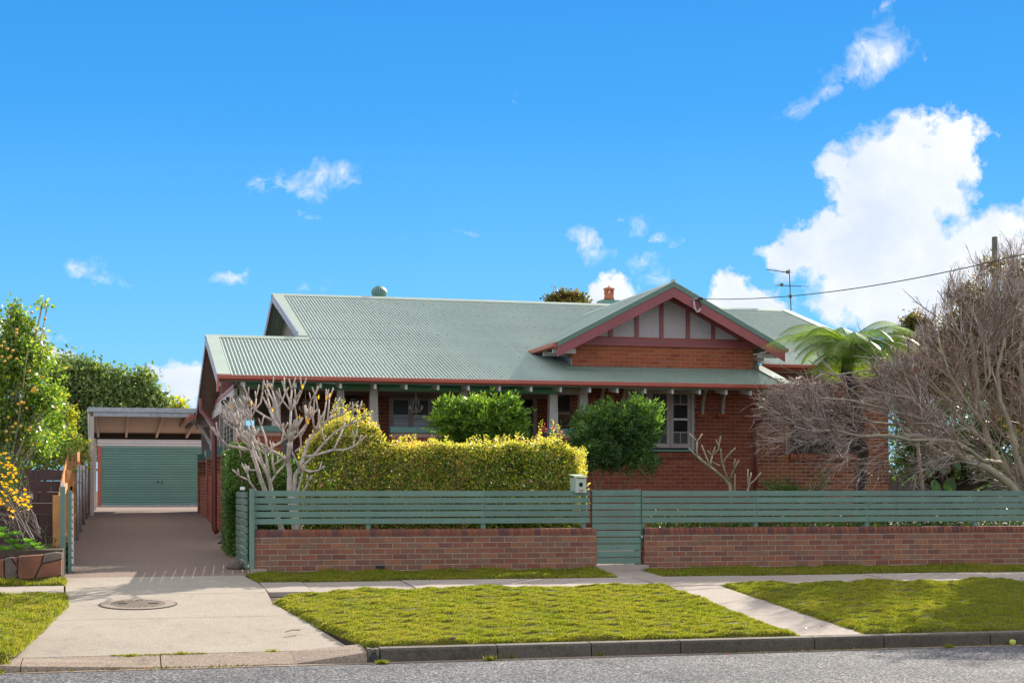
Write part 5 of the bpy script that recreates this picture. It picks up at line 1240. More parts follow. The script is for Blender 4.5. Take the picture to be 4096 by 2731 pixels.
# ================================================================== VEGETATION
def unit(n):
    v = rng.normal(size=(n, 3)); return v/np.linalg.norm(v, axis=1)[:, None]
def leafmesh(name, P, L, mat, parent, aspect=.42, bias=None, jit=.35, fold=.18, dirs=None):
    """one small folded leaf per point"""
    P = np.asarray(P, float); N = len(P)
    if N == 0: return None
    D = unit(N) if dirs is None else np.asarray(dirs, float)+unit(N)*jit
    if bias is not None: D = D+np.array(bias)
    D /= np.linalg.norm(D, axis=1)[:, None]
    Q = unit(N); Sd = np.cross(D, Q); Sd /= (np.linalg.norm(Sd, axis=1)[:, None]+1e-9); Nn = np.cross(Sd, D)
    l = (L*rng.uniform(.6, 1.3, N))[:, None]; w = l*aspect*.5
    A = P; B = P+D*l*.45+Sd*w+Nn*l*fold*.5; T = P+D*l; Cc = P+D*l*.45-Sd*w+Nn*l*fold*.5
    V = np.stack([A, B, T, Cc], 1).reshape(-1, 3); F = np.arange(4*N).reshape(N, 4)
    F = np.concatenate([F[:, [0,1,2]], F[:, [0,2,3]]], 0)
    return npmesh(name, V, F, M[mat], parent)
def lump(P, f, ph=0.0):
    return np.sin(P[:,0]*f+ph)*np.sin(P[:,1]*f*1.13+1.3+ph)+np.sin(P[:,2]*f*1.21+.7+ph)*np.sin(P[:,0]*f*.7-2+ph)
def ell(c, r, n, shell=.28, f=3.0, gap=.0, amp=.22):
    """points through the outer part of a lumpy ellipsoid"""
    U = unit(n); k = 1-shell*rng.random(n)**1.3; P0 = U*np.array(r); b = 1+amp*lump(P0+np.array(c), f)*.5
    P = np.array(c)+P0*(k*b)[:, None]
    if gap: P = P[lump(P, f*2.2, 1.7) > -1.2+gap]
    return P
def pxell(px, py, rx, ry, Y, ryy=None):   # an ellipsoid given by its outline in the photo and its distance
    c = W(px, py, Y); k = (Y/cs)/FPX; return (c.x, c.y, c.z), (rx*k, (ryy if ryy else rx*k*.8), ry*k)
o = leafmesh('gutter_litter', DP, .028, 'brownleaf', None, .5, (0,0,.15)); tag(o, 'dry leaf crumbs and grit lying along the gutter edge', 'leaf litter', None, 'stuff')
# weeds creeping over the joint between driveway and layback
wj = rng.uniform(kx(80), kx(1400), 2600); wj = wj[(np.sin(wj*3.3)+np.sin(wj*1.1+1)) > .75]; o = leafmesh('joint_weeds', np.stack([wj, 17.19+rng.normal(0,.012,len(wj)), np.full(len(wj), .10)], 1), .017, 'grass', None, .5, (0,0,.8)); tag(o, 'low green weeds in the joint between driveway and layback', 'weeds', None, 'stuff')
# ---- front hedge
hedge = thing('hedge', 'long clipped yellow green hedge behind the left slat fence', 'hedge', (4.9, 25.8, .65))
tp = [(1215,1800),(1260,1745),(1300,1705),(1345,1680),(1400,1672),(1450,1690),(1500,1690),(1535,1725),(1580,1758),(1650,1758),(1700,1742),(1760,1742),(1850,1752),(1930,1748),(2000,1752),(2080,1742),(2150,1748),(2200,1732),(2255,1738),(2295,1765),(2330,1800),(2345,1850)]
hxs = [XA(a, 25.4) for a, b in tp]; hzs = [W(a, b+(30 if a > 1530 else 6), 25.4).z for a, b in tp]
def hedge_pts(n, mode):
    X = rng.uniform(hxs[0], hxs[-1], n); zt = np.interp(X, hxs, hzs); Ya, Yb = 25.30, 26.25
    if mode == 'front': Y = Ya+np.abs(rng.normal(0, .10, n)); Z = rng.uniform(.75, 1, n)*0+.75+(zt-.75)*rng.random(n)
    elif mode == 'top': Y = rng.uniform(Ya, Yb, n); Z = zt-np.abs(rng.normal(0, .08, n))
    else: Y = rng.uniform(Ya+.1, Yb, n); Z = .75+(zt-.78)*rng.random(n)
    P = np.stack([X, Y, Z], 1); lm = lump(P, 5.5); P[:,1] -= .11*lm; P[:,2] += .05*lump(P, 9, 2)*(mode == 'top')
    # rounded right end and left end
    e = np.clip((hxs[-1]-X)/.35, 0, 1)
    P[:,1] = P[:,1]+(1-e)**2*.4*np.sign(25.8-P[:,1]); return P
leafmesh('foliage', np.concatenate([hedge_pts(30000, 'front'), hedge_pts(15000, 'in')]), .058, 'hedge', hedge, .45, (0,-.25,-.55))
tpn = hedge_pts(9500, 'top'); endp = np.stack([hxs[-1]-np.abs(rng.normal(0,.10,2600)), rng.uniform(25.3,26.2,2600), rng.uniform(1.5,2.6,2600)], 1)
leafmesh('young_foliage', np.concatenate([tpn, endp]), .055, 'hedge_tip', hedge, .42, (0,-.1,.35))
fr_p = hedge_pts(1500, 'front'); leafmesh('young_foliage', fr_p[fr_p[:,2] > 2.25], .055, 'hedge_tip', hedge, .42, (0,-.3,-.3))
sp = []; sd_ = []
for i in range(120):                      # shoots standing above the clipped top
    X0 = rng.uniform(hxs[0], hxs[-1]); z0 = np.interp(X0, hxs, hzs); y0 = rng.uniform(25.4, 26.1); hh = rng.uniform(.08,.26) if i > 14 else rng.uniform(.25,.45); dx = rng.uniform(-.2,.2)
    if i <= 14: X0 = rng.choice([XA(1345,25.6), XA(1400,25.6), XA(2235,25.6), XA(2180,25.6), XA(1450,25.6)])+rng.normal(0,.06); z0 = np.interp(X0, hxs, hzs)
    for k in range(int(hh/.012)): t = k*.012; sp.append((X0+dx*t+rng.normal(0,.012), y0+rng.normal(0,.012), z0-.04+t)); a = k*2.4; sd_.append((math.cos(a), math.sin(a), .5))
leafmesh('shoots', sp, .05, 'hedge_tip', hedge, .4, dirs=sd_)['kind'] = 'stuff'
hb = MB()
for i in range(40):
    x0 = rng.uniform(hxs[0]+.1, hxs[-1]-.1); hb.tube([(x0, 25.8, .6), (x0+rng.normal(0,.06), 25.8+rng.normal(0,.1), 1.2), (x0+rng.normal(0,.15), 25.8+rng.normal(0,.2), 2.1)], [.02,.015,.006], 5)
hb.build('stems', M['stem'], hedge)
pk = [W(x_, y_, 25.35) for x_, y_ in ((1447,1688),(1455,1695),(2172,1704),(2210,1712),(2245,1728),(1400,1705),(2180,1715))]
pts = np.concatenate([np.array(p)+rng.normal(0,.02,(14,3)) for p in pk]); M['pinkleaf'] = leafmat('pink_leaf', [(0,(.45,.06,.10)),(1,(.62,.14,.16))]); leafmesh('pink_shoots', pts, .035, 'pinkleaf', hedge)
# ---- round shrubs
def shrub(name, label, cat, ells, n, L, mat, Yb, stems=(), aspect=.3, f=4.5, bias=(0,-.1,.35), tipmat=None, core=True, extra=None):
    c = W(ells[0][0], 1960, Yb); th = thing(name, label, cat, (c.x, Yb, gz(Yb))); P = []
    tot = sum(e[2]*e[3] for e in ells)
    for e in ells:
        cc_, rr_ = pxell(e[0], e[1], e[2], e[3], Yb, e[4] if len(e) > 4 else None); k = int(n*e[2]*e[3]/tot); Cn = ell(cc_, rr_, max(6, k//22), .34, f, 0, .5); Q = Cn.repeat(22, 0); dr = (Q-np.array(cc_)); dr /= np.linalg.norm(dr, axis=1)[:, None]+1e-6; Q = Q+dr*rng.uniform(-.03, .19, len(Q))[:, None]*rng.uniform(.5, 1.4, len(Cn)).repeat(22)[:, None]+rng.normal(0, .032, Q.shape); P.append(Q)
        if core: P.append(ell(cc_, [q*.75 for q in rr_], k//4, .7, f))
    P = np.concatenate(P); cen = P.mean(0); leafmesh('foliage', P, L, mat, th, aspect, bias, .8, dirs=(P-cen)/np.linalg.norm(P-cen, axis=1)[:, None]*.7)
    if tipmat:
        Pt = P[(P[:,2] > np.percentile(P[:,2], 72)) & (rng.random(len(P)) < .5)]; leafmesh('young_foliage', Pt+np.array([0,0,.02]), L, tipmat, th, aspect, (0,0,.9), .6)
    if stems:
        m = MB()
        for s_ in stems: pts = [W(a, b, Yb+q) for a, b, q in s_[0]]; m.tube(pts, np.linspace(s_[1], s_[2], len(pts)), 7)
        m.build('stems', M['stem'], th, True)
    return th
shrub('round_shrub', 'bright green clipped shrub rising behind the hedge in front of the front door', 'shrub', [(1925,1695,148,78),(1840,1705,80,72),(2025,1690,70,68),(1810,1648,38,24),(2005,1630,50,25)], 8500, .115, 'shrub', 28.6, [([(1900,1960,0),(1905,1800,0),(1920,1700,0)], .03, .015),([(1960,1960,0),(1950,1800,.1),(1990,1700,0)], .03, .015)], .26, 5, tipmat='shrub')
sB = shrub('round_shrub', 'dark green round-headed shrub on several bare stems beside the wide front window', 'shrub', [(2470,1748,160,112),(2400,1712,95,75),(2555,1712,82,75),(2540,1830,80,42),(2400,1830,85,46)], 14000, .10, 'shrub_dark', 28.6,
      [([(2385,2010,0),(2383,1950,0),(2370,1900,.05),(2390,1800,0)], .022, .012),([(2405,2010,.1),(2400,1940,.1),(2420,1880,.1),(2430,1790,0)], .022, .012),([(2437,2010,.1),(2436,1930,.1),(2440,1860,0)], .012, .008),([(2480,2010,0),(2484,1940,0),(2475,1900,0),(2500,1800,0)], .018, .01),([(2510,2010,0),(2515,1940,0),(2522,1915,0),(2510,1890,0),(2540,1800,0)], .024, .012)], .26, 5, tipmat='shrub')
P = []; D_ = []
for (x0, y0, x1, y1) in ((2450,1640,2435,1590),(2455,1640,2445,1598),(2580,1650,2600,1610),(2600,1690,2640,1640),(2620,1760,2660,1735),(1780,1640,1765,1610),(1870,1620,1862,1598),(2010,1610,2003,1590),(2080,1680,2135,1640),(1760,1700,1735,1705)):
    a, b = np.array(W(x0,y0,28.5)), np.array(W(x1,y1,28.5))
    for t in np.linspace(0, 1, 16): P.append(a+(b-a)*t); an = t*40; D_.append((math.cos(an)*.6, math.sin(an)*.6, .6))
leafmesh('shoots', P, .085, 'shrub', sB, .25, dirs=D_)['kind'] = 'stuff'
# dark creeper hedge at the left corner
lh = thing('hedge', 'dark green creeper hedge behind the open gate at the house corner', 'hedge', (2.8, 28.2, .72)); P = []
xa, xb = XA(908, 27.6), XA(1215, 27.6)
n = 21000; X = rng.uniform(xa, xb, n); zt = np.interp(X, [XA(q,27.6) for q in (908,925,1000,1060,1100,1215)], [W(0,q,27.6).z for q in (1850,1765,1760,1790,1800,1850)])
Z = .75+(zt-.75)*rng.random(n)**.9; Y = 27.6+np.abs(rng.normal(0,.13,n)); A_ = np.stack([X,Y,Z],1); A_[:,1] -= .09*lump(A_,4.2)
n = 7000; Yl = rng.uniform(27.6, 29.6, n); Bp = np.stack([xa+np.abs(rng.normal(0,.08,n))+.02*(Yl-27.6), Yl, .75+(np.interp(xa+.05, [xa,xb],[zt.max(),zt.max()])-.9)*rng.random(n)],1)
leafmesh('foliage', np.concatenate([A_, Bp]), .06, 'shrub_dark', lh, .3, (0,-.4,.1))
tips_ = A_[rng.random(len(A_)) < .12]; leafmesh('young_foliage', tips_-np.array([0,.06,0]), .065, 'shrub', lh, .28, (0,-.6,.3))
MB().box(xa+.12, xb-.1, 27.85, 28.2, .6, 1.9).build('dark_core', M['bark_dark'], lh)  # solid dark box added inside the leaves to stop light passing through

# ---- frangipani: candelabra of stubby pale branches
def wobble(x, y, s_): return s_*(.55*math.sin(x/47.0+y/91.0)+.45*math.sin(x/23.0-y/61.0+1.3))
def frangi(name, label, ox, oy, sc_, segs, Y, amp, autotip, mat='bark_pale', gz0=None, leafs=()):
    def pt(a, b): px, py = ox+a/sc_, oy+b/sc_; return W(px, py, Y+wobble(px, py, amp))
    c = pt(*segs[0][0][0]); th = thing(name, label, 'tree', (c.x, Y, gz(Y))); m = MB(); tips = []
    for pts, r0, r1 in segs:
        m2 = [pt(*p) for p in pts]
        # soften the polyline
        Q = [m2[0]]
        for i in range(1, len(m2)-1): Q += [m2[i]*.8+m2[i-1]*.1+m2[i+1]*.1]
        Q.append(m2[-1]); m.tube(Q, np.linspace(r0, r1, len(Q))*.98, 8); tips.append((Q[-1], (Q[-1]-Q[-2]).normalized(), r1))
    t = m; ends = []
    def fork(p, d, r, lev):
        n_ = 2 if random.random() < .75 else 3; base = random.uniform(0, PI)
        for i in range(n_):
            a = base+2*PI*i/n_; sd = Vector((math.cos(a), math.sin(a)*.8, 0)); e = (d*1.0+sd*random.uniform(.40,.70)+Vector((0,0,.45))).normalized(); l = random.uniform(.11,.22)
            mid = p+e*l*.5+Vector((0,0,.01)); q = p+(e+Vector((0,0,.18))).normalized()*l; rr = r*.92
            t.tube([p-e*.01, mid, q], [rr, rr*.88, rr*.85], 7)
            t.lathe(q-Vector((0,0,.005)), [(rr*.85,0),(rr*.6,.012),(rr*.2,.02)], 7)
            if lev > 0 and random.random() < .6: fork(q, e, rr, lev-1)
            else: ends.append((q, e))
    for p, d, r in tips:
        if autotip and r > .0: fork(p, d, max(r, .0135), autotip-1 if r < .016 else autotip)
        else: ends.append((p, d))
    m.build('trunk', M[mat], th, True)
    for (a, b) in leafs:
        p = pt(a, b)+Vector((0,-.12,0)); V = [p+Vector((0,0,-.01)), p+Vector((.016,0,.03)), p+Vector((.004,-.01,.075)), p+Vector((-.016,0,.03))]
        MB().add(V, [(0,1,2,3)]).build('leaf', M['flower'], th)
    return th
FS = [([(672,1330),(640,1200),(590,1070),(505,905),(468,790),(440,700),(400,585)], .052, .026),
 ([(400,585),(300,570),(208,546)], .022, .016), ([(400,585),(345,495),(318,455)], .024, .02), ([(318,455),(280,430),(200,375),(183,345)], .018, .014),
 ([(280,430),(283,510),(305,552)], .014, .012), ([(318,455),(290,380),(205,345)], .016, .014), ([(290,390),(262,320),(230,275)], .014, .013),
 ([(318,455),(345,400),(340,345)], .014, .012),
 ([(610,1130),(560,930),(545,800),(495,700),(440,640),(400,520)], .038, .022), ([(400,520),(430,440),(395,350)], .02, .016), ([(395,350),(340,300),(285,255)], .015, .013),
 ([(395,350),(388,290),(370,232)], .015, .013), ([(395,350),(435,270),(440,180)], .015, .013), ([(435,270),(405,210),(380,165)], .014, .013), ([(435,270),(480,220),(490,130)], .014, .013),
 ([(495,700),(430,500),(420,470),(330,450),(280,405)], .018, .014), ([(560,930),(540,850),(590,780),(660,705)], .022, .014), ([(590,780),(565,690),(567,590)], .018, .014), ([(575,700),(608,683)], .012,.01),
 ([(545,800),(520,650),(525,600),(400,560)], .022, .016), ([(525,600),(440,510),(360,485)], .018, .014), ([(525,600),(555,570),(640,520)], .018,.016), ([(525,600),(520,500),(480,400)], .018,.015),
 ([(455,935),(380,810),(310,790)], .020, .014), ([(385,815),(372,778)], .013,.012), ([(455,745),(392,744)], .014,.012),
 ([(760,1330),(745,1200),(712,1000),(700,900),(706,770),(688,690),(700,560),(708,520)], .056, .032), ([(708,520),(640,420),(580,360)], .022, .017), ([(580,360),(520,330),(410,255)], .017, .014), ([(580,360),(560,280),(530,180)], .016,.013),
 ([(708,520),(705,400),(712,280)], .024, .018), ([(712,280),(680,240),(640,190)], .015,.013), ([(712,280),(700,200),(665,110)], .016,.013), ([(712,280),(760,220),(800,115)], .016,.013), ([(712,280),(715,190),(718,115)], .015,.013),
 ([(640,420),(600,300),(612,260),(565,120)], .016,.013), ([(612,260),(640,210),(665,150)], .014,.013), ([(600,270),(560,180),(525,105)], .015,.013),
 ([(708,520),(770,470),(835,380)], .02,.016), ([(770,470),(760,330),(745,260)], .016,.013), ([(835,380),(855,250),(870,200)],.014,.012),
 ([(790,1330),(760,1150),(738,1000),(735,900),(745,770),(790,720),(810,640),(850,500),(900,450)], .046, .022), ([(900,450),(880,350),(900,160)], .017,.013), ([(900,450),(960,400),(1000,350),(1040,310)], .018,.014), ([(960,400),(930,300),(905,165)], .015,.013), ([(1000,350),(1010,250),(1012,190)], .014,.013), ([(1000,350),(1040,300),(1058,260)], .014,.013),
 ([(1000,350),(1100,320),(1165,275)], .015,.013), ([(960,400),(980,280),(990,205)], .014,.013),
 ([(800,640),(900,630),(1050,580),(1120,590),(1200,562)], .024,.016), ([(1050,580),(1090,500),(1120,420)], .016,.014), ([(820,700),(900,620),(980,520),(1060,440),(1170,385),(1265,350)], .024,.014), ([(1170,385),(1185,330),(1200,300)], .013,.012), ([(1180,380),(1220,340),(1240,300)], .013,.012), ([(980,520),(960,460),(950,400)], .015,.013),
 ([(800,735),(860,762),(935,742)], .02,.014), ([(790,740),(740,640),(720,600)], .018,.014), ([(690,690),(620,620),(565,590),(545,600)], .024,.018), ([(565,590),(500,550),(410,500)], .018,.014),
 ([(770,1100),(760,900),(790,830),(805,760)], .024,.014), ([(840,1100),(800,900),(850,840)], .02,.014),([(745,600),(800,560),(790,480),(755,440)], .016,.013),([(790,480),(830,410),(860,330)], .015,.013)]
frangi('frangipani', 'large leafless frangipani with stubby pale branches behind the left end of the fence', 800, 1500, 1.96, FS, 24.98, .22, 1, leafs=[(524,108),(798,110),(398,235),(565,287),(922,190),(1010,175),(835,375),(772,348),(1240,305),(985,195),(232,268),(843,385),(830,368)])
FS2 = [([(1420,1010),(1415,900),(1410,860),(1370,810),(1310,765),(1255,720),(1200,680),(1155,635)], .042,.024), ([(1155,635),(1120,605),(1085,570)], .018,.012), ([(1155,635),(1150,580),(1152,522)], .02,.018), ([(1152,522),(1120,490),(1090,455)], .017,.013), ([(1152,522),(1175,490),(1192,460)], .017,.013),
 ([(1255,720),(1235,660),(1215,620),(1188,545)], .02,.014), ([(1255,720),(1262,680),(1270,630)], .022,.018), ([(1270,630),(1325,590),(1337,480)], .017,.013), ([(1325,590),(1322,550),(1303,508)], .015,.012), ([(1270,630),(1295,562)], .016,.013), ([(1268,632),(1238,592)], .014,.012),
 ([(1410,860),(1365,740),(1345,670),(1338,580)], .022,.014), ([(1405,830),(1440,740),(1482,665)], .018,.013), ([(1440,742),(1450,657)], .015,.012), ([(1350,690),(1400,620),(1455,570)], .018,.013), ([(1330,710),(1275,682)], .013,.011), ([(1400,625),(1430,590)],.014,.012),
 ([(1450,1000),(1447,900),(1451,775)], .018,.013), ([(1550,1000),(1548,900),(1556,860),(1600,830),(1655,762)], .022,.013), ([(1552,865),(1550,735)], .016,.013), ([(1556,865),(1577,765)], .016,.013)]
frangi('frangipani', 'small leafless frangipani in front of the red wall between window and downpipe', 2200, 1500, 1.96, FS2, 28.2, .15, 0, mat='bark')

tm = M['twig'].node_tree; tb = tm.nodes['Principled BSDF']; tg = tm.nodes.new('ShaderNodeNewGeometry')
tm.links.new(ramp(tm, tg.outputs['Random Per Island'], [(0,(.08,.05,.038)),(.4,(.22,.145,.11)),(.75,(.38,.28,.225)),(1,(.64,.55,.48))]), tb.inputs['Base Color'])
# ---- bare maple: fine fan of twigs
mv, mf = [], []
def limb_tubes(store_v, store_f, pts, r0, r1, k):
    mb = MB(); mb.tube(pts, np.linspace(r0, r1, len(pts)), k, False); b = len(store_v); store_v.extend(mb.v); store_f.extend([tuple(i+b for i in f) for f in mb.f])
mc_ = W(4090, 1985, 27.4); mp = thing('maple_tree', 'wide leafless maple with reddish fine twigs spreading over the right fence', 'tree', (mc_.x, 27.4, gz(27.4)))
tv_, tf_ = [], []; trk = MB()
ML = [([(4150,2080),(4040,1935),(3950,1870),(3850,1835),(3790,1790),(3720,1760),(3650,1745),(3560,1750),(3490,1735)], .085,.03,-.3), ([(3850,1835),(3815,1790),(3790,1740),(3760,1690),(3700,1620)], .05,.03,-.1),
 ([(3950,1870),(3900,1830),(3800,1830),(3700,1775),(3600,1700),(3480,1690),(3380,1650)], .05,.022,.5), ([(4180,2080),(4080,1930),(4000,1850),(3960,1790),(3935,1700),(3915,1600),(3900,1450),(3880,1330)], .09,.03,.3),
 ([(4000,1850),(3930,1840),(3880,1800),(3830,1770),(3780,1760),(3640,1760),(3560,1740),(3450,1745),(3330,1720)], .045,.02,-.7), ([(3960,1790),(3890,1720),(3840,1680),(3800,1610),(3720,1540),(3600,1480)], .04,.02,.2),
 ([(4200,2080),(4110,1950),(4060,1800),(4040,1700),(4000,1600),(3990,1480),(4020,1350)], .07,.025,0), ([(4200,2080),(4150,1900),(4130,1700),(4090,1550),(4080,1400),(4100,1250)], .07,.025,.6),
 ([(3790,1740),(3700,1680),(3560,1640),(3400,1600),(3250,1590)], .035,.015,-.5), ([(3490,1690),(3380,1640),(3280,1560),(3200,1500)], .022,.01,-.2), ([(3600,1700),(3480,1620),(3380,1540),(3300,1450)], .024,.01,.1), ([(3800,1610),(3700,1500),(3600,1400),(3520,1360)], .03,.012,.2), ([(3900,1450),(3820,1330),(3740,1260)], .025,.01,0), ([(3700,1620),(3600,1540),(3480,1480),(3330,1500)], .03,.014,-.2), ([(4220,2080),(4260,1900),(4330,1700),(4400,1500)], .07,.03,0), ([(4220,2080),(4350,1900),(4500,1750),(4700,1650)], .07,.03,.4), ([(4250,2080),(4420,1950),(4600,1880),(4800,1820)], .06,.02,-.4),
 ([(3935,1700),(3860,1600),(3800,1500),(3760,1380)], .035,.018,-.3), ([(3915,1600),(3960,1500),(3950,1380)], .03,.015,-.4)]
OX = [2900,3040,3150,3300,3450,3560,3650,3750,3850,3950,4096,6000]; OY = [1900,1580,1525,1530,1510,1430,1350,1200,1070,1010,950,900]
def inside(p, sl):
    zc_ = p.x*sn+p.y*cs; r_ = (p.x*cs-p.y*sn)/zc_; px = 2048+FPX*r_; py = 1960-FPX*(p.z-EYE)/zc_
    return py > np.interp(px, OX, OY)-sl and px > 3030-sl
def twig(p, d, l, r, lev, tx):
    if not inside(p+d*l*.8, random.expovariate(1/25)): 
        if lev == 0 or random.random() < .6: return
        l *= .5
    n_ = 3; pts = [p]; q = p; dd = d.copy()
    for i in range(n_):
        dd = (dd+Vector((random.gauss(0,.10), random.gauss(0,.10), random.gauss(0,.07)+.035))).normalized(); q = q+dd*l/n_; pts.append(q)
    limb_tubes(tv_, tf_, pts, max(r, .0034), max(r*.6, .0022), 3 if lev < 2 else 4)
    if lev == 0: return
    nb = [0, 4, 5, 6][lev]
    for i in range(nb):
        t = (i+random.random())/nb*.85+.12; j = min(n_-1, int(t*n_)); b = pts[j].lerp(pts[j+1], t*n_-j); s_ = -1 if i % 2 else 1
        pr_ = dd.cross(Vector((random.gauss(0,1), random.gauss(0,1), random.gauss(0,.6)))).normalized()
        e = (dd+pr_*random.uniform(.35,.75)).normalized(); twig(b, e, l*random.uniform(.45,.72), r*.62, lev-1, tx)
for pts, r0, r1, off in ML:
    P3 = [W(a, b, 27.4+off*min(1.0, i/3)) for i, (a, b) in enumerate(pts)]; trk.tube(P3, np.linspace(r0, r1, len(P3)), 9)
    tot = len(P3)
    for i in range(1, tot):
        a, b = P3[i-1], P3[i]; L_ = (b-a).length; ntw = max(1, int(L_*(2.5 if i > 2 else 1.0)+.5))
        if P3[i].x < 15.2: ntw = max(1, int(ntw*.62))
        for k in range(ntw):
            p = a.lerp(b, random.random()); d = (b-a).normalized(); s_ = d.cross(Vector((random.gauss(0,.5), 1 if random.random() < .5 else -1, random.gauss(0,.8)))).normalized()
            e = (d*.95+s_*random.uniform(.3,.8)+Vector((-.15,0,.20))).normalized()
            twig(p, e, random.uniform(.85,1.5), .0125, 3, 0)
    for k in range(3): twig(P3[-1], ((P3[-1]-P3[-2]).normalized()+Vector((random.gauss(0,.3), random.gauss(0,.5), random.gauss(0,.3)))).normalized(), random.uniform(.9,1.5), .012, 3, 0)
trk.build('trunk', M['bark'], mp, True)
npm = MB(); npm.v, npm.f = tv_, tf_; o = npm.build('twigs', M['twig'], mp); print('maple faces', len(tf_))

# ---- tree fern
tfb = W(3436, 2010, 29.6); tfm = thing('tree_fern', 'tree fern with arching fronds and dark trunk before the right wing', 'tree fern', (tfb.x, 29.6, gz(29.6)))
top = W(3395, 1392, 29.6)
tp_ = MB(); tp_.tube([tfb-Vector((0,0,.5)), W(3440,1900,29.6), W(3450,1820,29.6), W(3430,1650,29.6), W(3385,1500,29.6), top], [.12,.11,.11,.11,.13,.12], 10)
for i in range(260):
    t = random.random(); z_ = tfb.z+(top.z-tfb.z)*t; x_ = float(np.interp(z_, [tfb.z, W(0,1820,29.6).z, top.z], [tfb.x, W(3450,0,29.6).x, top.x])); a = random.uniform(0, 2*PI); p = Vector((x_+.11*math.cos(a), 29.6+.11*math.sin(a), z_))
    tp_.tube([p, p+Vector((math.cos(a)*.05, math.sin(a)*.05, -.06))], [.012,.005], 4)
tp_.build('trunk', M['bark_dark'], tfm)
def frond(az_, rise, L, droop):
    L *= 1.08; rise = rise*1.1+.22; V, F = [], []; p = Vector(top)+Vector((0,0,.05)); h = Vector((math.cos(az_), math.sin(az_), 0)); d = (h+Vector((0,0,rise))).normalized(); n_ = 20; pts = [p.copy()]
    for i in range(n_):
        d = (d+Vector((0,0,-droop/n_*(.4+1.4*i/n_)))).normalized(); p = p+d*L/n_; pts.append(p.copy())
    side = Vector((-h.y, h.x, 0)); rm = MB(); rm.tube(pts, np.linspace(.012, .003, len(pts)), 4); V, F = rm.v, rm.f
    for i in range(3, n_+1):
        pl = .34*L*math.sin(PI*min(1, (i/n_)*.92+.08))**.7
        for sub in (0,.5):
            q0 = pts[i-1].lerp(pts[i], sub)
            for s_ in (-1, 1):
                dd = (side*s_+(pts[i]-pts[i-1]).normalized()*.35+Vector((0,0,-.28))).normalized(); k = max(4, int(pl/.022)); dn = (pts[i]-pts[i-1]).normalized()
                for j in range(k):
                    t = j/k; q = q0+dd*pl*t+Vector((0,0,-.32*t*t*pl)); ll = .042*(1-t*.6)
                    for u_ in (-1, 1):
                        b = len(V); V += [tuple(q), tuple(q+dn*u_*ll+dd*ll*.35), tuple(q+dd*ll*.55)]; F.append((b, b+1, b+2))
    m = MB(); m.v, m.f = V, F; m.build('frond', M['fern'], tfm)
for i, (az_, rise, L, dr_) in enumerate([(PI, .55, 1.65, 1.5),(PI-.5, .25, 1.75, 1.1),(PI+.45, .15, 1.75, 1.2),(PI+.9, .0, 1.5, 1.1),(PI-.9, .5, 1.5, 1.4),(0, .5, 1.7, 1.3),(.4, .65, 1.8, 1.3),(-.4, .3, 1.6, 1.4),(-.9, .0, 1.4, 1.2),(-1.5, -.1, 1.3, 1.1),(-1.9, .3, 1.4, 1.4),(1.3, .7, 1.5, 1.5),(2.0, .6, 1.5, 1.5),(-1.2, .6, 1.2, 1.8),(-.2, .1, 1.5, 1.0),(PI+.2,.8,1.2,1.9)]+[(k*.72, -.35, 1.0+.12*(k % 3), 1.2) for k in range(9)]+[(k*.9+.3, .15, 1.25, 1.6) for k in range(7)]): frond(az_, rise, L, dr_)

# ---- trees made of leaf clusters
def tree(name, label, ells, n, L, mat, Y, trunk=None, group=None, gap=.5, f=2.0, aspect=.5, cl=14, cs_=.0, bmat='bark', bias=(0,0,.1), shell=.5):
    c = W(ells[0][0], 1960, Y); th = thing(name, label, 'tree', (c.x, Y, gz(Y)), group); P = []; tot = sum(e[2]*e[3] for e in ells); m = MB(); base = Vector((c.x, Y, gz(Y)-.1)) if trunk is None else W(trunk[0], 1960, Y)
    base.z = gz(Y)-.1; hub = None
    for e in ells:
        cc_, rr_ = pxell(e[0], e[1], e[2], e[3], Y+(e[4] if len(e) > 4 else 0)); k = max(6, int(n/cl*e[2]*e[3]/tot)); Cn = ell(cc_, rr_, k, shell, f, gap, .5); Cn = Cn+rng.normal(0, .07, Cn.shape)*np.array(rr_)
        rad = cs_ or L*2.0; Q = Cn.repeat(cl, 0); Q = Q+rng.normal(0, rad*.5, Q.shape)*np.array([1,1,.7]); P.append(Q)
        tgt = Vector(cc_)
        if hub is None: hub = Vector((base.x*.6+tgt.x*.4, Y, base.z+(tgt.z-base.z)*.45)); m.tube([base, base.lerp(hub, .5)+Vector((.1,0,0)), hub], [max(.06, rr_[0]*.10), max(.05, rr_[0]*.08), max(.04, rr_[0]*.07)], 9)
        for q in Cn[rng.choice(len(Cn), min(len(Cn), 14), replace=False)]:
            q = Vector(q); mid = hub.lerp(q, .5)+Vector((random.gauss(0,.1), random.gauss(0,.1), random.gauss(0,.1)-.05*(q-hub).length)); m.tube([hub, hub.lerp(mid, .5)*1.0, mid, q], [max(.03, rr_[0]*.04), max(.022, rr_[0]*.03), max(.014, rr_[0]*.02), .006], 5)
    m.build('trunk', M[bmat], th, True); P = np.concatenate(P); leafmesh('crown', P, L, mat, th, aspect, bias)
    return th
ct = tree('orange_tree', 'tall citrus tree with small oranges at the left edge of the photo', [(30,1600,195,270),(75,1320,62,95),(60,1235,22,45),(110,1440,75,80),(165,1660,105,135,2.5),(120,1790,190,95,1.0),(215,1770,85,90,4.5),(-120,1550,200,320),(170,1215,26,10),(175,1590,70,60)], 34000, .085, 'citrus', 29.5, (20,0), gap=.25, f=2.6, aspect=.5, cl=10, cs_=.13, shell=.6)
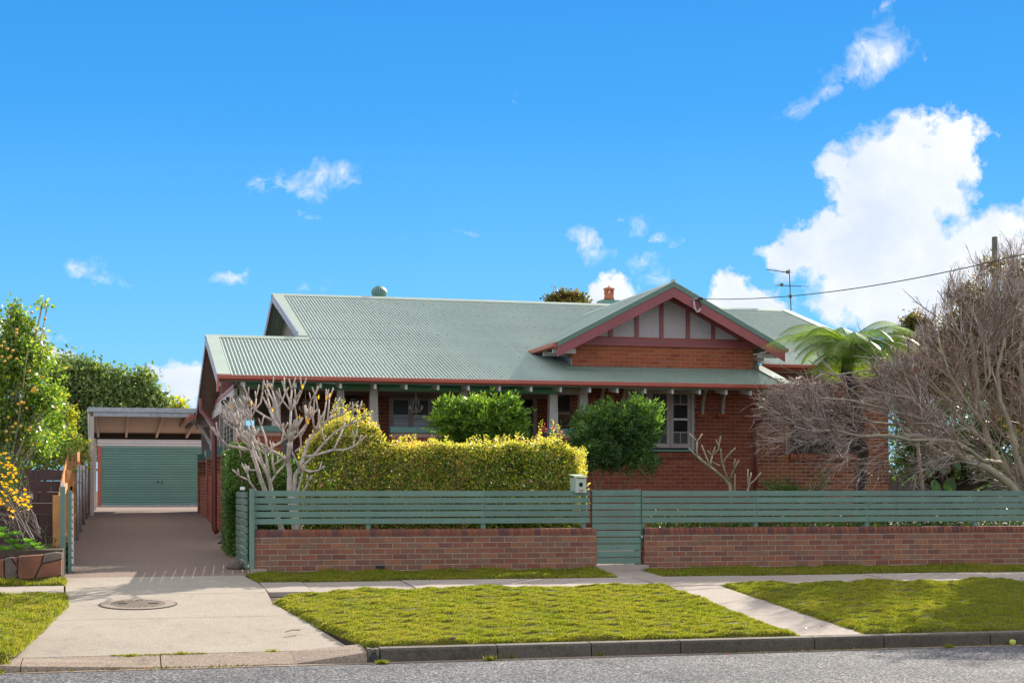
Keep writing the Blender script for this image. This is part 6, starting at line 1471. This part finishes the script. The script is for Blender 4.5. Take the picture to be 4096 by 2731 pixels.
for a, b in [(283,335),(322,490),(403,390),(150,490),(148,520),(68,662),(13,637),(95,730),(75,745),(18,733),(42,773),(148,750),(115,677),(264,860),(387,913),(305,1010),(330,1033),(287,1040),(190,1140),(215,1145),(163,1155),(237,1192),(505,1190),(140,1330),(113,1360),(270,1365),(255,1387),(57,1400),(75,1275),(185,1355),(60,1480),(300,1025),(35,600)]:
    p = W(a/2.24, 1100+b/2.24, 28.75); MB().lathe(p, [(.003,-.028),(.018,-.022),(.028,0),(.02,.021),(.003,.028)], 10).build('fruit', M['fruit'], ct, True)
tree('yellow_leaf_tree', 'slender yellow leaved tree between the citrus and the carport', [(270,1720,45,110),(300,1800,45,70),(250,1600,18,60),(310,1850,35,50)], 5200, .075, 'yellowleaf', 41.0, (300,0), gap=.3, f=4, cl=8, cs_=.12, shell=.9)
tree('dense_tree', 'large rounded dark green tree behind the carport roof', [(430,1600,130,100),(290,1580,100,110),(565,1600,80,90),(330,1490,65,38),(480,1520,70,50),(560,1510,45,35),(230,1490,45,36),(300,1700,140,110),(600,1620,60,50)], 52000, .24, 'fartree', 78, (420,0), gap=.8, f=.75, aspect=.5, cl=18, cs_=.62, shell=.6)
tree('small_tree', 'small yellow green tree top showing above the carport roof', [(705,1625,26,24),(690,1650,40,30),(780,1750,90,25),(680,1745,60,18)], 1600, .26, 'yellowleaf', 80, (700,0), gap=.2, f=1, cl=8, cs_=.4)
tree('gum_tree', 'distant tree with curved crown showing over the ridge left of the chimney', [(2215,1200,22,16),(2250,1183,28,12),(2290,1190,26,14),(2325,1205,20,14),(2210,1215,16,14),(2280,1240,90,30)], 3200, .26, 'brownleaf', 85, (2270,0), gap=.1, f=.8, cl=10, cs_=.4)
tree('bronze_tree', 'tall bronze green tree behind the maple at the right edge', [(4070,1180,90,165),(3900,1230,95,120),(3990,1400,170,200),(4150,1500,200,300),(3830,1380,120,120),(3780,1260,45,50),(3700,1330,60,60),(3960,1090,35,60)], 26000, .12, 'brownleaf', 36, (4050,0), gap=.45, f=1.6, aspect=.5, cl=10, cs_=.24, shell=.6)
tree('dense_tree', 'dark leafy tree filling the space behind the maple branches', [(3650,1850,150,90),(3900,1870,260,80),(3900,1650,240,190),(3680,1700,120,150),(4100,1750,180,150),(3620,1560,70,110),(3800,1800,200,80)], 24000, .13, 'shrub_dark', 38.5, (3850,0), gap=.4, f=1.5, cl=10, cs_=.3, shell=.6, bmat='bark_dark')
tree('bronze_tree', 'feathery yellow bronze tree top between the tree fern and the tall tree', [(3650,1300,45,60),(3620,1370,70,70),(3700,1420,110,100),(3760,1500,110,100),(3560,1440,40,60)], 22000, .09, 'brownleaf', 34.5, (3680,0), gap=.5, f=2.2, aspect=.4, cl=8, cs_=.18, shell=.8)
tree('dense_tree', 'big dark tree right of the frame whose shade falls on the right verge', [(4580,1120,340,400),(4900,1250,380,380),(4640,1500,320,250)], 30000, .15, 'shrub_dark', 27.8, (4800,0), gap=.2, f=1.0, cl=14, cs_=.35, shell=.5)
# pole and paling fence behind on the right
pz0, pz1 = W(3983,1100,62), W(3983,948,62); MBp = MB(); MBp.tube([(pz1.x, 62, 1), (pz1.x-.05, 62, pz1.z)], [.15,.125], 10); tag(MBp.build('power_pole', M['pole'], None, True), 'bare timber power pole standing above the trees at the upper right', 'pole')
pf = thing('paling_fence', 'weathered grey paling fence behind the maple at the right', 'fence', (24, 42, 1.1)); x = XA(3520, 42)
zt = W(3800, 1887, 42).z; i = 0
while x < XA(4400, 42):
    MB().box(x, x+.094, 42+(.012 if i % 2 else 0), 42.02+(.012 if i % 2 else 0), 1.0, zt+random.uniform(-.02,.02)-(x-20)*.01).build('paling', M['timber_grey'], pf); x += .098; i += 1
for z_ in (1.35, 2.0): MB().box(XA(3520,42), XA(4400,42), 42.036, 42.09, z_, z_+.07).build('rail', M['timber_grey'], pf)

# ---- low planting
def strapclump(name, label, pts, Y, n, L, w, mat='strap', cat='plant'):
    c = W(pts[0], 1960, Y); th = thing(name, label, cat, (c.x, Y, gz(Y))); 
    for px in pts:
        for i in range(n):
            x0 = XA(px, Y)+random.gauss(0,.05); a = random.uniform(0, 2*PI); h = Vector((math.cos(a), math.sin(a)-.35, 0)); l = L*random.uniform(.7,1.1); z0 = .95; V = []; F = []
            for k in range(6):
                t = k/5; p = Vector((x0, Y, z0))+h*l*.75*t+Vector((0,0,l*(1.15*t-1.05*t*t))); sd = Vector((-h.y, h.x, 0)).normalized()*w*(1-t)**.6*(.5+t if t < .5 else 1); V += [p-sd, p+Vector((0,0,-.004)), p+sd]
            for k in range(5):
                for q in range(2): b = k*3+q; F.append((b, b+1, b+4, b+3))
            MB().add(V, F).build('leaf', M[mat], th, True)
strapclump('strap_plant', 'clump of arching strap leaves hanging over the coping right of the gate', (2645,2700,2745,2790,2830), 24.45, 5, .62, .022)
strapclump('strap_plant', 'low strap leaved plant under the fence further right near the second post', (3030,3160,3290), 24.5, 5, .40, .018, 'dark_leaf')
strapclump('strap_plant', 'low dark strap leaved plants under the fence at the far right', (3500,3640,3760,3900,4040), 24.5, 5, .42, .018, 'dark_leaf')
gc_ = thing('ground_cover', 'low dark green garden plants under the right slat fence', 'ground cover', (11, 25, .6)); gc_['kind'] = 'stuff'
X = rng.uniform(XA(2600,25), XA(4500,25), 22000); P = np.stack([X, rng.uniform(24.3,25.9,22000), .78+.85*rng.random(22000)*(.5+.5*np.sin(X*3.7)**2)], 1); bpy.data.objects.remove(gc_)
o = leafmesh('ground_cover', P, .075, 'dark_leaf', None, .4, (0,-.2,.5)); tag(o, 'low dark green garden plants under the right slat fence', 'ground cover', None, 'stuff')
def sapling(name, label, px, y0, y1, Y, n, wd, L=.06, mat='shrub_dark', nst=4):
    c = W(px, 1960, Y); th = thing(name, label, 'plant', (c.x, Y, gz(Y))); m = MB(); P = []
    zt = W(px, y0, Y).z
    for i in range(nst):
        dx = rng.uniform(-wd, wd); hh = zt-rng.uniform(0,.35); pts = [Vector((c.x+dx*.2, Y, gz(Y))), Vector((c.x+dx*.7, Y, (gz(Y)+hh)/2)), Vector((c.x+dx*1.1, Y, hh))]; m.tube(pts, [.012,.009,.003], 5)
        for k in range(n):
            t = rng.uniform(.25, 1); q = pts[0].lerp(pts[1], t*2) if t < .5 else pts[1].lerp(pts[2], t*2-1); P.append(np.array(q)+rng.normal(0,.045,3))
    m.build('stems', M['stem'], th, True); leafmesh('foliage', P, L, mat, th, .4, (0,-.2,.3)); return th
sapling('young_shrub', 'thin leafy sapling in front of the wing wall below its window', 3255, 1830, 0, 29.5, 150, .33)
sapling('young_shrub', 'low dark leafy plant at the foot of the tree fern trunk', 3470, 1925, 0, 29.0, 130, .38)
shrub('low_shrub', 'low dark shrub against the wing wall right of the downpipe', 'shrub', [(3095,1975,60,40),(3150,1965,40,30)], 1500, .06, 'shrub_dark', 29.5)
shrub('low_shrub', 'low dark shrub under the left half of the wing window', 'shrub', [(3210,1985,50,35)], 800, .06, 'shrub_dark', 29.6)
# broad leaved plant before the paling fence
bl = thing('broad_leaf_plant', 'plant with big round leaves before the grey paling fence', 'plant', (XA(3780,33), 33, .9))
for (px, py, r_) in ((3730,1850,.20),(3770,1875,.15),(3715,1890,.14),(3800,1945,.22),(3745,1950,.2),(3830,1860,.13),(3790,1820,.12)):
    p = W(px, py, 33+random.uniform(-.2,.2)); V = [p]; a0 = random.uniform(-.5,.5); up = Vector((random.uniform(-.4,.4), -.8, random.uniform(.2,.7))).normalized(); u_ = up.cross(Vector((0,0,1))).normalized(); v_ = u_.cross(up)
    for k in range(10): t = 2*PI*k/10; V.append(p+(u_*math.cos(t)*.7+v_*math.sin(t)*1.1)*r_)
    MB().add(V, [(0, 1+k, 1+(k+1)%10) for k in range(10)]).build('leaf', M['dark_leaf'], bl)
    MB().tube([p+Vector((0,.02,0)), Vector((bl.location.x, 33, .9))], .008, 4).build('stalk', M['stem'], bl)

# ---- left garden: block wall, stone edging, marigold bush, succulents
bw = thing('block_wall', 'dark brown block wall with breeze block openings left of the timber fence', 'wall', (-2, 27, .7)); YBW = 27.0
bx1 = XA(252, YBW); ztop = W(200, 1877, YBW).z; bh = .187; bwid = .39
opens = {(2,0),(1,1),(3,-1),(4,0)}
def xw(px): return XA(px, YBW)
for r in range(8):
    zb_ = ztop-(r+1)*bh; offs = 0 if r % 2 == 0 else bwid/2; x = bx1
    first = True
    while x > xw(-300):
        wd_ = (bwid-offs if first and offs else bwid); first = False; xa_ = x-wd_; cxp = (x+xa_)/2
        pxc = 2048+FPX*math.tan(math.atan2(cxp, YBW)-YAW)
        isopen = (r == 2 and 95 < pxc < 150) or (r == 1 and 10 < pxc < 75) or (r == 4 and 95 < pxc < 165) or (r == 3 and -60 < pxc < 10)
        if isopen:
            m = MB(); m.box(xa_+.004, x-.004, YBW, YBW+.18, zb_+.004, zb_+.03); m.box(xa_+.004, x-.004, YBW, YBW+.18, zb_+bh-.03, zb_+bh-.004); m.box(xa_+.004, xa_+.09, YBW, YBW+.18, zb_+.03, zb_+bh-.03); m.box(x-.09, x-.004, YBW, YBW+.18, zb_+.03, zb_+bh-.03)
            for rr_ in (.06, .105):
                pts = [(cxp+rr_*math.cos(t), YBW+.09, zb_+.01+rr_*.75*math.sin(t)) for t in np.linspace(.15, PI-.15, 9)]; m.tube(pts, .014, 5)
            m.build('breeze_block', M['block'], bw)
        else: MB().box(xa_+.004, x-.004, YBW+random.uniform(-.002,.002), YBW+.18, zb_+.004, zb_+bh-.004).build('block', M['block'], bw)
        x = xa_
if True:
    pass
gb = thing('stone_wall', 'low crazy stone garden edging at the left edge, red and brown stones', 'stone wall', (-2, 23.5, .5)); YS = 23.45
def sp_(a, b): return W(a/2.702, 1780+b/2.702, YS)
polys = [[(-40,1235),(0,1238),(38,1232),(42,1448),(0,1462),(-40,1465)], [(52,1228),(118,1207),(150,1275),(188,1330),(168,1372),(190,1412),(178,1452),(54,1452)], [(202,1198),(466,1180),(440,1288),(366,1440),(204,1450),(192,1390)], [(478,1178),(600,1155),(674,1165),(670,1222),(458,1268)], [(452,1285),(670,1236),(666,1402),(382,1438)], [(130,1209),(190,1226),(176,1280),(160,1262)],
 [(-150,1250),(-50,1236),(-50,1465),(-160,1470)], [(-300,1260),(-160,1250),(-170,1470),(-300,1475)]]
for i, pl in enumerate(polys):
    q = [sp_(a, b) for a, b in pl]; c = sum(q, Vector())/len(q); fr_o = [Vector((p.x*.96+c.x*.04, YS-.03-random.uniform(0,.015), p.z*.96+c.z*.04)) for p in q]; n = len(q)
    bk_ = [Vector((p.x, YS+.0, p.z)) for p in q]; b2 = [Vector((p.x, YS+.25, p.z)) for p in q]; cf = Vector((c.x, YS-.045, c.z))
    V = [cf]+fr_o+bk_+b2; F = [(0, 1+k, 1+(k+1)%n) for k in range(n)]+[(1+k, 1+n+k, 1+n+(k+1)%n, 1+(k+1)%n) for k in range(n)]+[(1+n+k, 1+2*n+k, 1+2*n+(k+1)%n, 1+n+(k+1)%n) for k in range(n)]
    MB().add(V, F).build('stone', M['stone' if i in (2,4,0,5) else 'stone_grey'], gb)
a_, b_2 = sp_(-320,1245), sp_(672,1172); MB().prism([(a_.x, YS+.012, .3), (b_2.x-.005, YS+.012, .3), (b_2.x-.005, YS+.012, b_2.z-.01), (sp_(480,0).x, YS+.012, sp_(0,1190).z), (sp_(200,0).x, YS+.012, sp_(0,1208).z), (sp_(50,0).x, YS+.012, sp_(0,1238).z), (a_.x, YS+.012, a_.z-.02)], (0,.22,0)).build('mortar', M['stone_grey'], gb)
struct(MB().box(a_.x-5, b_2.x, YS+.24, YBW, .3, 1.0).build('garden_bed', M['soil']))
mg = thing('marigold_bush', 'tall bush with orange yellow flowers and bare red brown stems at the left edge', 'flowering bush', (XA(20,24.6), 24.6, 1.0)); YM = 24.6
m = MB()
for i in range(46):
    b = W(random.uniform(-40,110)+70, random.uniform(2120,2160), YM+random.uniform(-.3,.3)); t = W(random.uniform(-90,110), random.uniform(1830,2060), YM+random.uniform(-.3,.3)); m.tube([b, b.lerp(t, .5)+Vector((random.gauss(0,.05),0,.05)), t], [.008,.006,.003], 4)
m.build('stems', M['twig'], mg)
P = []; FP_ = []
for (cx0, cy0, rx_, ry_, k) in ((10,1860,70,60,420),(20,1930,75,60,420),(-30,1990,90,60,300),(95,2010,30,40,140),(30,1985,50,30,160),(60,1895,50,40,160),(5,1820,40,25,140)):
    for _ in range(k): P.append(W(cx0+random.gauss(0,rx_*.5), cy0+random.gauss(0,ry_*.5), YM+random.uniform(-.35,.3)))
leafmesh('foliage', np.array([tuple(p) for p in P]), .055, 'dark_leaf', mg, .25)
for (px, py) in [(10,1812),(28,1830),(45,1860),(60,1868),(15,1870),(35,1888),(50,1900),(18,1905),(5,1930),(30,1935),(62,1890),(72,1925),(8,1965),(40,1960),(22,1978),(52,1972),(0,1990),(34,2000),(58,1985),(66,1960),(12,2015),(38,2035),(54,2045),(100,1960),(108,1992),(112,2004),(95,2000),(98,2020),(110,1998),(74,1998),(2,1850),(0,1900),(26,1855),(70,2005),(80,2018),(20,1945),(44,1925),(98,1975),(112,1985),(60,1880),(0,2010),(30,1962),(88,1990),(122,2028),(52,2066)]:
    p = W(px+random.uniform(-3,3), py, YM-.38); V = []; F = []
    for q in range(3):
        c = p+Vector((random.gauss(0,.018), random.gauss(0,.01), random.gauss(0,.012))); b = len(V); V.append(c+Vector((0,-.012,.004)))
        for k in range(7): t = 2*PI*k/7; V.append(c+Vector((.020*math.cos(t), -.002, .013*math.sin(t))))
        F += [(b, b+1+k, b+1+(k+1)%7) for k in range(7)]
    MB().add(V, F).build('flower_cluster', M['flower'], mg)
sc_ = thing('succulent', 'broad leaved green succulent plants growing over the stone edging', 'succulent', (XA(60,24), 24.0, .95))
for (px, py, r_) in [(15,2145,.15),(50,2170,.15),(75,2190,.14),(20,2200,.15),(110,2165,.13),(135,2185,.16),(165,2205,.12),(0,2120,.14),(60,2135,.12),(95,2205,.12),(35,2215,.10),(130,2215,.10),(-40,2160,.16),(160,2190,.09)]:
    c = W(px, py+6, 23.9+random.uniform(-.15,.25)); r_ *= 1.15
    for k in range(11):
        a = k*2.4; tl = .35+.09*k; h = Vector((math.cos(a), math.sin(a), tl)).normalized(); L_ = r_*(1-.04*k); sd = h.cross(Vector((0,0,1))).normalized(); w_ = L_*.30; V = [c, c+h*L_*.5+sd*w_*.8, c+h*L_*.85+sd*w_, c+h*L_*1.05, c+h*L_*.85-sd*w_, c+h*L_*.5-sd*w_*.8, c+h*L_*.7-Vector((0,0,.012))]
        MB().add(V, [(0,1,6),(1,2,6),(2,3,6),(3,4,6),(4,5,6),(5,0,6)]).build('leaf', M['succulent'], sc_)
sapling('weedy_plant', 'thin grey green weedy plant between block wall and timber end post', 190, 2080, 0, 24.6, 60, .16, .045, 'dark_leaf', 3)
